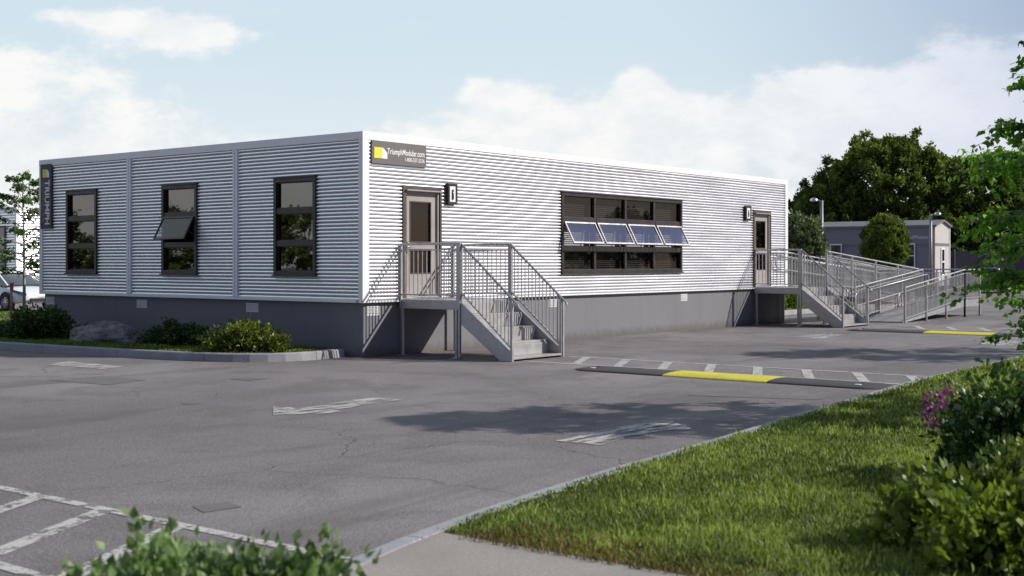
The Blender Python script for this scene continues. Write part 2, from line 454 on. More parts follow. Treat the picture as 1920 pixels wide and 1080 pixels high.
def big_tree(name, loc, rx, ry, zc, rz, nclump, per, lsize, mat, label, cr=(0.16, 0.3), group=None, seed=0, trunk_r=0.28, fine=False, cat='tree', core=True):
    global rng
    rng = np.random.default_rng(500+seed)
    root = empty(name, loc, label=label, cat=cat, group=group)
    d = unit(rng.normal(size=(nclump, 3)))
    rad = rng.uniform(0.45, 1.0, (nclump, 1))**0.45
    if rx > 3: rad = np.where(rng.uniform(0, 1, (nclump, 1)) < 0.13, rng.uniform(1.02, 1.17, (nclump, 1)), rad)
    sc = np.array([rx, ry, rz])
    C0 = d*rad*sc*0.86; C0[:, 2] += zc
    cs = rng.uniform(cr[0], cr[1], nclump)*min(rx, rz)
    u = unit(rng.normal(size=(nclump, per, 3)))
    rr = rng.uniform(0.35, 1.0, (nclump, per, 1))**0.5
    P = C0[:, None] + u*rr*cs[:, None, None]*np.array([1.15, 1.15, 0.8])
    P += rng.normal(0, lsize*0.6, P.shape)
    dirs = u + np.array([0, 0, 0.3]) + rng.normal(0, 0.7, P.shape)
    P = P.reshape(-1, 3)
    keep = P[:, 2] > 0.5
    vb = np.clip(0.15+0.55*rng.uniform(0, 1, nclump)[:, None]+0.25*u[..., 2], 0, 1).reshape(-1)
    P = P[keep]
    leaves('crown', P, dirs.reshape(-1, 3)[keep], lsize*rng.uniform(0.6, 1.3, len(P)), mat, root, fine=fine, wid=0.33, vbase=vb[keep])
    mb = MB()
    top = zc+rz*0.35
    mb.tube([(0, 0, -0.1), (0.05, 0, top*0.35), (-0.04, 0.05, top*0.7), (0.02, 0, top)], trunk_r, 8, trunk_r*0.25)
    for i in rng.choice(nclump, min(26, nclump), replace=False):
        z0 = max(0.8, zc-rz*0.7) + rng.uniform(0, rz*0.8)
        s0 = Vector((0, 0, min(z0, top*0.9))); e = Vector(C0[i]); mdl = (s0+e)/2 + Vector((0, 0, 0.12*rz))
        mb.tube([s0, mdl, e], trunk_r*0.28, 5, 0.015)
    mb.build('trunk', M['bark'], root)
    return root

def sapling(name, loc, H, R, zlow, nbr, twigs, per, lsize, mat, label, group=None, seed=0, trunk_r=0.045, bark='barklt', droop=0.25):
    """young tree: slim trunk, ascending limbs, twigs carrying separate leaves"""
    global rng
    rng = np.random.default_rng(900+seed)
    root = empty(name, loc, label=label, cat='tree', group=group)
    mb = MB()
    tp = [Vector((0.05*math.sin(z*1.3+seed)*z/H, 0.05*math.cos(z*1.1+seed)*z/H, z)) for z in np.linspace(0, H, 9)]
    mb.tube(tp, trunk_r, 8, 0.008)
    LP = []; LD = []; LV = []
    for i in range(nbr):
        f = (i+0.5)/nbr
        z0 = zlow*0.75 + (H-zlow*0.75)*f*0.97
        an = i*2.399 + rng.uniform(-0.3, 0.3)
        prof = math.sin(min(1.0, (1.05-f)*1.25)*PI/2)*(0.75+0.25*min(1, f*4))
        Ln = R*prof*rng.uniform(0.8, 1.15)
        dr = Vector((math.cos(an), math.sin(an), 0))
        s0 = Vector((0, 0, z0)); rise = Ln*rng.uniform(0.25, 0.6)*(0.4+f)
        pts = [s0, s0+dr*Ln*0.35+Vector((0, 0, rise*0.5)), s0+dr*Ln*0.7+Vector((0, 0, rise*0.85)), s0+dr*Ln+Vector((0, 0, rise*0.75))]
        mb.tube(pts, trunk_r*0.42*(1.1-f*0.6), 6, 0.004)
        for k in range(twigs):
            t = rng.uniform(0.2, 1.0); a = t*3; j = min(int(a), 2); q = pts[j].lerp(pts[j+1], a-j)
            td = Vector((dr.x+rng.normal(0, 0.7), dr.y+rng.normal(0, 0.7), rng.normal(0.15, 0.35))).normalized()
            tl = R*rng.uniform(0.16, 0.36)*(1.15-0.5*f)
            e = q+td*tl+Vector((0, 0, -droop*tl))
            mb.tube([q, (q+e)/2+Vector((0, 0, tl*0.08)), e], 0.005, 4, 0.002)
            tt = rng.uniform(0.15, 1.05, per)
            for x in tt:
                p = q.lerp(e, x); LP.append((p.x+rng.normal(0, 0.014), p.y+rng.normal(0, 0.014), p.z+rng.normal(0, 0.014)))
                LD.append((td.x*0.4+rng.normal(0, 0.7), td.y*0.4+rng.normal(0, 0.7), -0.45+rng.normal(0, 0.45)))
                LV.append(rng.uniform(0, 1))
    mb.build('trunk', M[bark], root, smooth=True)
    LP = np.array(LP)
    leaves('crown', LP, np.array(LD), lsize*rng.uniform(0.65, 1.2, len(LP)), mat, root, wid=0.36, vbase=np.array(LV)*0.8+0.1)
    return root

def point_in(poly, x, y):
    inside = np.zeros(len(x), bool); n = len(poly)
    for i in range(n):
        x0, y0 = poly[i]; x1, y1 = poly[(i+1) % n]
        c = ((y0 > y) != (y1 > y)) & (x < (x1-x0)*(y-y0)/((y1-y0) if y1 != y0 else 1e-9)+x0)
        inside ^= c
    return inside

CAM = np.array([-16.31, -16.31]); FWD = np.array([0.7856, 0.6187])
def grass(name, poly, z, dens, h, label, mat, ref=8.0, wmul=1.0, seed=0, maxd=60, lo=0.0, hi=1.0):
    """blades over a polygon; the farther from the footpath side, the fewer and wider"""
    global rng
    rng = np.random.default_rng(300+seed)
    px = [p[0] for p in poly]; py = [p[1] for p in poly]
    A = (max(px)-min(px))*(max(py)-min(py)); n = int(A*dens)
    x = rng.uniform(min(px), max(px), n); y = rng.uniform(min(py), max(py), n)
    d = np.hypot(x-CAM[0], y-CAM[1])
    keep = point_in(poly, x, y) & (d < maxd) & (rng.uniform(0, 1, n) < np.minimum(1, (ref/np.maximum(d, 1))**1.5))
    x, y, d = x[keep], y[keep], d[keep]; n = len(x)
    cl = np.array([mn.noise(Vector((a*1.4, b*1.4, 3.0))) for a, b in zip(x, y)])
    cl2 = np.array([mn.noise(Vector((a*5, b*5, 9.0))) for a, b in zip(x, y)])
    hh = h*rng.uniform(0.45, 1.25, n)*(1+0.45*cl+0.3*cl2)
    if name == 'lawn_grass':
        ed = x+10.6+0.12*cl2
        hh = hh*np.clip(0.35+ed*2.2, 0.35, 1)
    tall = rng.uniform(0, 1, n) < (0.07 if name == 'lawn_grass' else 0.0)
    hh = np.where(tall, hh*1.55, hh)
    w = 0.0042*wmul*np.maximum(1, (d/ref)**0.75)*rng.uniform(0.7, 1.3, n)
    an = rng.uniform(0, 2*PI, n); ln = rng.uniform(0.1, 0.75, n)*hh
    la = rng.uniform(0, 2*PI, n)
    b = np.stack([x, y, np.full(n, z)], 1)
    sd = np.stack([np.cos(an), np.sin(an), np.zeros(n)], 1)*w[:, None]
    le = np.stack([np.cos(la), np.sin(la), np.zeros(n)], 1)*ln[:, None]
    up = np.array([0, 0, 1])*hh[:, None]
    m1 = b+le*0.3+up*0.6; tp = b+le+up*0.95
    V = np.stack([b-sd, b+sd, m1-sd*0.8, m1+sd*0.8, tp], 1).reshape(-1, 3)
    F = (np.arange(n)[:, None, None]*5+np.array([[0, 1, 3], [0, 3, 2], [2, 3, 4]])[None]).reshape(-1, 3)
    v = np.clip(lo+(hi-lo)*(0.42+0.5*cl+0.25*cl2+rng.normal(0, 0.30, n)), 0, 1)
    v = np.where(tall, 1.0, v)
    v = np.repeat(v, 5)
    return tri_mesh(name, V, F, v, mat, label=label, cat='grass', kind='stuff')

# ------------------------------------------------------------------ world, sun, camera
SUN = Vector((0.75, -1.0, 0.80)).normalized()      # towards the sun
el = math.asin(SUN.z)
def make_world():
    w = bpy.data.worlds.new('World'); S.world = w; w.use_nodes = True
    t = NT(w.node_tree); bg = w.node_tree.nodes['Background']
    sky = t.n('ShaderNodeTexSky'); sky.sky_type = 'NISHITA'; sky.sun_disc = False
    sky.sun_elevation = el; sky.sun_rotation = math.atan2(SUN.x, SUN.y)
    sky.air_density = 1.0; sky.dust_density = 1.2; sky.ozone_density = 1.2
    G = t.n('ShaderNodeTexCoord').outputs['Generated']
    sp = t.n('ShaderNodeSeparateXYZ'); t.l(G, sp.inputs[0])
    x, y, z = sp.outputs
    # direction in the frame of the view axis of the lot: r = to the right, f = ahead
    r = t.math('ADD', t.math('MULTIPLY', x, 0.6187), t.math('MULTIPLY', y, -0.7856))
    f = t.math('ADD', t.math('MULTIPLY', x, 0.7856), t.math('MULTIPLY', y, 0.6187))
    azi = t.math('ARCTAN2', r, f); elv = t.math('ARCSINE', z)
    cb = t.n('ShaderNodeCombineXYZ'); t.l(azi, cb.inputs[0]); t.l(t.math('MULTIPLY', elv, 1.7), cb.inputs[1])
    n1 = t.noise(cb.outputs[0], 7.0, 10, 0.62, 0.1)
    n2 = t.noise(cb.outputs[0], 22.0, 8, 0.62, 0.1)
    nn = t.math('ADD', t.math('MULTIPLY', n1, 0.66), t.math('MULTIPLY', n2, 0.34))
    def blob(a0, e0, sa, se, amp):
        u = t.math('DIVIDE', t.math('SUBTRACT', azi, a0), sa); v = t.math('DIVIDE', t.math('SUBTRACT', elv, e0), se)
        q = t.math('ADD', t.math('MULTIPLY', u, u), t.math('MULTIPLY', v, v))
        return t.math('MULTIPLY', t.math('EXPONENT', t.math('MULTIPLY', q, -1.0)), amp)
    D = None
    # azimuth, elevation (rad), widths, strength of the cumulus banks around the lot
    for b in [(-0.262, 0.176, 0.060, 0.019, 0.44), (-0.335, 0.182, 0.03, 0.008, 0.20), (-0.38, 0.140, 0.05, 0.016, 0.18), (-0.40, 0.085, 0.14, 0.040, 0.27),
              (-0.015, 0.132, 0.030, 0.014, 0.30), (0.010, 0.100, 0.085, 0.026, 0.30), (0.103, 0.138, 0.020, 0.018, 0.38), (0.115, 0.110, 0.06, 0.024, 0.34),
              (0.30, 0.110, 0.17, 0.034, 0.36), (0.41, 0.150, 0.08, 0.024, 0.34), (0.24, 0.135, 0.05, 0.012, 0.22), (0.0, 0.0, 9.0, 0.115, 0.36),
              (1.2, 0.25, 0.5, 0.12, 0.3), (-1.3, 0.35, 0.5, 0.12, 0.3)]:
        v = blob(*b); D = v if D is None else t.math('ADD', D, v)
    dens = t.math('ADD', t.math('MULTIPLY', nn, 1.25), D)
    mask = t.ramp(dens, 0.785, 0.97)
    # brighter upper edges, greyer undersides
    shade = t.ramp(t.math('ADD', t.math('MULTIPLY', n2, 0.6), t.math('MULTIPLY', n1, 0.5)), 0.42, 0.66)
    cc = t.mix(shade, (0.83, 0.865, 0.895), (0.97, 0.97, 0.95))
    skc = t.n('ShaderNodeVectorMath', operation='SCALE'); t.l(sky.outputs[0], skc.inputs[0]); skc.inputs[3].default_value = SKYK
    # haze whitens the horizon; left sky also brightened to light the shaded wall
    front = t.ramp(t.math('ADD', f, t.math('MULTIPLY', r, -0.95)), 0.13, 0.92)  # dims the unseen sky behind and to the right to deepen the shade
    hz = t.math('MULTIPLY', t.ramp(elv, 0.0, 0.42, 0.99, 0.93, smooth=False), t.math('ADD', t.math('MULTIPLY', front, 0.93), 0.05))
    hc = t.mix(t.ramp(elv, 0.03, 0.20), (0.82, 0.88, 0.91), (0.66, 0.80, 0.89)); base = t.mix(hz, skc.outputs[0], hc)
    wisp = t.ramp(t.noise(t_map(t, cb.outputs[0], (1.0, 4.0, 1)), 3.0, 7, 0.6, 0.4), 0.5, 0.75, 0, 0.22)
    base = t.mix(wisp, base, (0.84, 0.87, 0.89))
    fin = t.mix(t.math('MULTIPLY', mask, t.math('ADD', t.math('MULTIPLY', front, 0.88), 0.08)), base, cc)
    tintm = t.mix(t.math('SUBTRACT', 1.0, front), (1, 1, 1), (0.84, 0.86, 1.12))  # dimmed part of the sky tinted bluer to cool the shade
    fin = t.mix(1.0, fin, tintm, 'MULTIPLY')
    sc = t.n('ShaderNodeVectorMath', operation='SCALE'); t.l(fin, sc.inputs[0]); sc.inputs[3].default_value = 10.0
    t.l(sc.outputs[0], bg.inputs[0]); bg.inputs[1].default_value = 0.1
def t_map(t, vec, sc):
    m = t.n('ShaderNodeMapping'); t.l(vec, m.inputs[0]); m.inputs['Scale'].default_value = sc
    return m.outputs[0]
SKYK = 0.058
make_world()

sl = bpy.data.lights.new('sun', 'SUN'); sl.energy = 5.0; sl.angle = math.radians(0.6); sl.color = (1.0, 0.935, 0.85)
so = bpy.data.objects.new('sun', sl); link(so); so.rotation_euler = SUN.to_track_quat('Z', 'Y').to_euler(); so.location = (0, 0, 30)

cd = bpy.data.cameras.new('camera'); co = bpy.data.objects.new('camera', cd); link(co)
co.location = (-16.31, -16.31, 1.75); co.rotation_euler = (PI/2, 0, math.atan2(-0.7856, 0.6187))
cd.lens = 44.19; cd.sensor_width = 36; cd.shift_y = -0.02552; cd.clip_end = 2000; cd.clip_start = 0.05
cd.dof.use_dof = True; cd.dof.focus_distance = 24; cd.dof.aperture_fstop = 2.8
S.camera = co
S.view_settings.view_transform = 'Standard'; S.view_settings.look = 'None'; S.view_settings.exposure = 0

# ------------------------------------------------------------------ ground
def sheet(name, poly, z, mat, **k):
    mb = MB(); mb.add([(x, y, z) for x, y in poly], [tuple(range(len(poly)))])
    return mb.build(name, mat, **k)
sheet('parking_lot', [(-300, -300), (300, -300), (300, 300), (-300, 300)], 0, M['asphalt'], kind='structure')
for q in [[(-5.95, 0.58), (-5.84, -0.73), (-5.05, -0.57), (-5.11, 0.49)], [(-4.19, -1.39), (-4.18, -1.81), (-3.84, -1.83), (-3.84, -1.41)],
          [(-6.65, -3.5), (-6.64, -3.7), (-6.49, -3.71), (-6.49, -3.51)], [(-1.97, -7.95), (-1.41, -9.48), (-0.99, -9.51), (-1.53, -7.85)],
          [(-10.66, -8.95), (-10.76, -9.20), (-10.46, -9.25), (-10.40, -9.02)], [(7.6, -3.9), (8.0, -5.2), (8.6, -5.1), (8.3, -3.8)]]:
    sheet('asphalt_patch', q, 0.004, M['patch'], kind='structure')
# worn lane symbols
for q in [[(-6.74,-5.31),(-6.21,-4.7),(-6.12,-4.91),(-6.19,-5.09),(-5.8,-5.05),(-5.48,-4.94),(-5.17,-4.95),(-5.0,-4.92),(-4.74,-4.9),(-4.67,-5.4),(-5.18,-5.37),(-5.41,-5.41),(-5.7,-5.49),(-5.96,-5.47),(-6.06,-5.85),(-6.32,-5.63),(-6.54,-5.47)],
          [(-6.43,-9.06),(-6.06,-9.05),(-5.66,-8.99),(-5.3,-8.99),(-4.98,-9.01),(-4.52,-9.04),(-4.37,-9.17),(-4.49,-9.23),(-4.65,-9.46),(-4.85,-9.69),(-5.11,-9.49),(-5.54,-9.47),(-6.11,-9.53),(-6.4,-9.57),(-6.39,-9.35)],
          [(-4.44,3.08),(-4.16,3.26),(-3.82,3.39),(-3.81,2.92),(-3.89,1.68),(-4.39,1.57),(-4.37,2.21),(-4.48,2.51)],
          [(10.75,-3.38),(11.85,-3.25),(12.41,-3.39),(12.35,-3.89),(11.09,-4.14),(10.15,-4.24),(10.59,-3.84)],
          [(10.88,-7.54),(12.23,-7.4),(12.3,-7.77),(12.46,-8.09),(10.77,-8.23),(10.41,-8.04)]]:
    sheet('road_marking', q, 0.008, M['paint'], kind='structure')
def crossing(xf, xn, y0, y1, bars, mat, step=0.86, lean=-0.66, lw=0.10, bw=0.17):
    mb = MB()
    for xx in (xf, xn):
        mb.add([(xx-lw/2, y0, 0), (xx-lw/2, y1, 0), (xx+lw/2, y1, 0), (xx+lw/2, y0, 0)], [(0, 1, 2, 3)])
    for b in bars:
        x1, x2 = xn+lw/2+0.004, xf-lw/2-0.004
        mb.add([(x2, b, 0), (x1, b+lean, 0), (x1, b+lean-bw, 0), (x2, b-bw, 0)], [(0, 1, 2, 3)])
    o = mb.build('crosswalk_marking', mat, kind='structure'); o.location.z = 0.006
crossing(2.62, 1.22, -2.75, -9.80, [-3.1-0.86*i for i in range(8)], M['line_far'])
crossing(-11.12, -12.45, -4.0, -11.10, [-5.2-0.83*i for i in range(6)], M['line'])
crossing(17.4, 16.0, -3.2, -9.70, [-3.7-0.86*i for i in range(7)], M['line_far'])

# kerbs -----------------------------------------------------------
def offset_line(pts, d):
    out = []
    for i, p in enumerate(pts):
        a = Vector(pts[max(i-1, 0)]); b = Vector(pts[min(i+1, len(pts)-1)])
        t = (b-a).normalized(); out.append((p[0]-t.y*d, p[1]+t.x*d))
    return out
def resample(pts, step):
    P = [Vector(p) for p in pts]; out = [P[0]]
    for a, b in zip(P[:-1], P[1:]):
        n = max(1, int((b-a).length/step))
        for i in range(1, n+1): out.append(a.lerp(b, i/n))
    for _ in range(3):
        out = [out[0]] + [(out[i-1]+out[i]*2+out[i+1])/4 for i in range(1, len(out)-1)] + [out[-1]]
    return [(p.x, p.y) for p in out]
def kerb(pts, side, h, w=0.15, seg=1.9, name='kerb'):
    """road face along pts, kerb body on 'side' (+1 left of travel); stones with narrow joints"""
    mb = MB(); P = resample(pts, 0.25)
    L = 0; start = 0; i = 0
    inn = offset_line(P, side*w)
    face = offset_line(P, side*0.02)
    while i < len(P)-1:
        j = i; l = 0
        while j < len(P)-1 and l < seg:
            l += (Vector(P[j+1])-Vector(P[j])).length; j += 1
        rows = []
        for k in range(i, j+1):
            t = 0.0
            p = Vector(P[k]); f = Vector(face[k]); q = Vector(inn[k])
            if k == i and i > 0:
                e = (Vector(P[k+1])-p).normalized()*0.010; p = p+e; f = f+e; q = q+e
            rows.append([(p.x, p.y, -0.02), (f.x, f.y, h-0.02), (f.x*0.85+q.x*0.15, f.y*0.85+q.y*0.15, h), (q.x, q.y, h), (q.x, q.y, -0.02)])
        mb.grid(rows); n = len(rows)*5; b = len(mb.v)-n
        mb.f.append((b, b+1, b+2, b+3, b+4)); e = len(mb.v)-5; mb.f.append((e+4, e+3, e+2, e+1, e))
        i = j
    mb.build(name, M['kerb'], kind='structure')
    return P, inn
RK = [(-24, -17), (-19, -14.4), (-15.5, -12.9), (-13.0, -11.9), (-12.0, -11.5), (-11.11, -11.22), (-9.88, -10.99), (-8.2, -10.78), (-6.7, -10.66), (-4, -10.38), (1, -9.90), (7, -9.72), (16, -9.66), (60, -9.6)]
P_, INN = kerb(RK, -1, 0.13)
inner = [p for p in INN]
lot_edge = [p for p in inner]
def clip_x(a, b):
    def at_x(v):
        for p, q in zip(lot_edge[:-1], lot_edge[1:]):
            if p[0] <= v <= q[0]:
                t = (v-p[0])/(q[0]-p[0]); return [(v, p[1]+(q[1]-p[1])*t)]
        return []
    return at_x(a) + [p for p in lot_edge if a < p[0] < b] + at_x(b)
G1 = clip_x(-10.62, 59) ; yk = G1[0][1]
lawnR = [(-10.62, -30)] + [(59, -30)] + list(reversed(G1))
sheet('lawn_ground', [(-10.62, -30), (59, -30)] + list(reversed(G1)), 0.115, M['soil'], kind='structure')
W1 = clip_x(-12.35, -10.622)
walk = MB(); W1e = [(-12.35, -30)] + [(-10.622, -30)] + list(reversed(W1))
walk.add([(x, y, 0.12) for x, y in W1e], [tuple(range(len(W1e)))])
walk.build('footpath', M['walk'], kind='structure')
G2 = clip_x(-30, -12.36)
sheet('verge_ground', [(-24, -30), (-12.36, -30)] + list(reversed(G2)), 0.115, M['soil'], kind='structure')
# left planting island
IK = [(-3.6, 24), (-3.25, 12), (-2.97, 7.16), (-2.80, 5.04), (-2.58, 2.9), (-2.36, 1.6), (-2.0, 0.82), (-1.45, 0.36), (-0.9, 0.27), (-0.45, 0.34), (-0.06, 0.40)]
P2, IN2 = kerb(IK, 1, 0.15)
IN2 = [(min(x, -0.05), y) for x, y in IN2]
isl = IN2 + [(-0.035, 10.6), (6.0, 10.8), (6.0, 21.5), (-3.4, 21.5)]
isl_grass_poly = IN2 + [(-0.05, 10.6), (5.9, 10.8), (5.9, 21.5), (-3.4, 21.5)]
sheet('island_ground', isl, 0.135, M['soil'], kind='structure')
# right island beyond the landing
IR = [(19.0, 2.3), (36, 2.3), (36, 2.4)]
kerb([(18.9, 9.0), (18.9, 3.0), (19.3, 2.4), (20.0, 2.2), (28, 2.2), (37, 2.0)], 1, 0.15)
rpoly = [(19.05, 9), (19.05, 3.1), (19.4, 2.55), (20.0, 2.36), (28, 2.36), (37, 2.16), (37, 9)]
sheet('planting_ground', rpoly, 0.14, M['soil'], kind='structure')
sheet('pavement', [(17.6, 0.5), (37, 0.3), (37, 1.9), (17.6, 2.1)], 0.006, M['walk'], kind='structure')
mbk = MB().box((47.6, 5.0, 0.0), (49.6, 6.4, 0.16)); mbk.build('kerb', M['walk'], kind='structure', bevel=0.02)

# ------------------------------------------------------------------ the modular building
LX, LY = 17.24, 10.55
Z0, Z1, ZT = 1.03, 3.98, 4.13
bld = empty('modular_building', (0, 0, 0), label='long single-storey white corrugated modular building with grey skirting, in front', cat='building')
MB().box((0.048, 0.048, 0), (LX-0.05, LY-0.05, Z0)).build('skirting', M['skirt'], bld)
PITCH = 0.0686; AMP = 0.064
def prof(z):
    u = ((z-Z0) / PITCH) % 1.0
    g = 0.25
    return 0.0 if u < g*0.9 else AMP * (0.74 + 0.26*math.sin(PI*min(1, max(0, (u-g)/(1-g)))) ** 0.8) if u > g else AMP*0.3*(u-g*0.9)/(g*0.1)
def zrows(a, b):
    zs = [a]; k = 10
    n0 = int(math.floor((a-Z0)/PITCH*k))+1
    while Z0+n0*PITCH/k < b-1e-4:
        if Z0+n0*PITCH/k > a+1e-4: zs.append(Z0+n0*PITCH/k)
        n0 += 1
    zs.append(b)
    return zs
def siding(axis, u0, u1, openings, base, sign, parent, name='siding'):
    """ribbed skin in the plane axis=base between u0..u1, cut around openings (u0,u1,z0,z1)"""
    mb = MB()
    cuts = sorted({u0, u1} | {o[0] for o in openings if u0 < o[0] < u1} | {o[1] for o in openings if u0 < o[1] < u1})
    for a, b in zip(cuts[:-1], cuts[1:]):
        mid = (a+b)/2; zz = [(Z0, Z1)]
        for o in openings:
            if o[0] < mid < o[1]:
                nz = []
                for (c, d) in zz:
                    if o[2] > c: nz.append((c, min(d, o[2])))
                    if o[3] < d: nz.append((max(c, o[3]), d))
                zz = nz
        for (c, d) in zz:
            if d-c < 0.01: continue
            rows = []
            for z in zrows(c, d):
                off = base+sign*prof(z)
                rows.append([(a, off, z), (b, off, z)] if axis == 'y' else [(off, a, z), (off, b, z)])
            mb.grid(rows)
    o = mb.build(name, M['siding'], parent, fix=False); me = o.data
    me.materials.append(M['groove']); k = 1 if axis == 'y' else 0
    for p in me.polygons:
        if abs(p.center[k]-base) < AMP*0.6: p.material_index = 1  # recessed faces get the painted groove shade
    return o

WIN_L = (6.11, 11.28, 1.50, 3.29)
DOORS = [(1.02, 2.12, 1.07, 3.20), (15.13, 16.20, 1.07, 3.19)]
WS = [(8.27, 9.47, 1.50, 3.35), (4.73, 5.91, 1.50, 3.35), (1.19, 2.37, 1.50, 3.35)]
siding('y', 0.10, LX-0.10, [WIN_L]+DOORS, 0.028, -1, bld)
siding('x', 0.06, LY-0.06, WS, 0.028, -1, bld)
MB().box((0.1, LY-0.02, Z0), (LX, LY, Z1)).build('rear_wall', M['trim'], bld)
MB().box((LX-0.02, 0.1, Z0), (LX, LY-0.03, Z1)).build('end_wall', M['trim'], bld)
# white trim
t1 = MB()
t1.box((-0.05, -0.05, Z0-0.03), (0.12, 0.06, Z1))                       # near corner post
t1.build('corner_post', M['trim'], bld, bevel=0.006)
MB().box((LX-0.14, -0.05, Z0-0.03), (LX+0.03, 0.06, Z1)).build('corner_post', M['trim'], bld, bevel=0.006)
MB().box((-0.05, LY-0.10, Z0-0.03), (0.05, LY+0.03, Z1)).build('corner_post', M['trim'], bld, bevel=0.006)
for yy in (3.52, 7.07):
    m_ = MB().box((-0.058, yy-0.075, Z0+0.03), (0.01, yy-0.006, Z1-0.002)); m_.box((-0.058, yy+0.006, Z0+0.03), (0.01, yy+0.075, Z1-0.002))
    m_.build('module_joint', M['trim'], bld, bevel=0.005)
m_ = MB().box((-0.05, 0.121, Z0-0.03), (0.02, LY-0.10, Z0+0.028)); m_.build('base_trim', M['trim'], bld, bevel=0.004)
m_ = MB().box((0.121, -0.047, Z0-0.028), (LX-0.14, 0.03, Z0+0.006)); m_.build('base_trim', M['trim'], bld, bevel=0.003)
for i, (a, b) in enumerate([(-0.054, 4.40), (4.408, 12.72), (12.728, LX+0.03)]):
    MB().box((a, -0.054, Z1+0.001), (b, 0.06, ZT-(0.0, 0.018, 0.012)[i])).build('fascia', M['trim'], bld, bevel=0.006)
MB().box((-0.054, 0.062, Z1+0.001), (0.06, LY+0.03, ZT-0.002)).build('fascia', M['trim'], bld, bevel=0.006)
MB().box((0.062, 0.062, Z1-0.05), (LX, LY, Z1+0.06)).build('roof', M['roofgrey'], bld)
# skirting vents (white, two-field louvres)
for (a, b, side) in [(0.17, 0.47, 'y'), (5.77, 6.07, 'y'), (11.38, 11.68, 'y'), (10.11, 10.44, 'x'), (6.56, 6.90, 'x'), (2.94, 3.28, 'x')]:
    mb = MB(); z0, z1 = 0.77, 0.925
    for k in range(3):
        c0 = a+(b-a)/3*k+0.004; c1 = a+(b-a)/3*(k+1)-0.004
        for j in range(5):
            zz = z0+0.01+j*0.028
            if side == 'y': mb.add([(c0, 0.046, zz), (c1, 0.046, zz), (c1, 0.028, zz+0.026), (c0, 0.028, zz+0.026), (c0, 0.046, zz+0.028), (c1, 0.046, zz+0.028)], [(0, 1, 2, 3), (3, 2, 5, 4)])
            else: mb.add([(0.046, c0, zz), (0.046, c1, zz), (0.028, c1, zz+0.026), (0.028, c0, zz+0.026), (0.046, c0, zz+0.028), (0.046, c1, zz+0.028)], [(0, 1, 2, 3), (3, 2, 5, 4)])
    if side == 'y': mb.box((a-0.015, 0.043, z0-0.01), (b+0.015, 0.052, z1+0.01))
    else: mb.box((0.043, a-0.015, z0-0.01), (0.052, b+0.015, z1+0.01))
    mb.build('vent', M['vent'], bld)

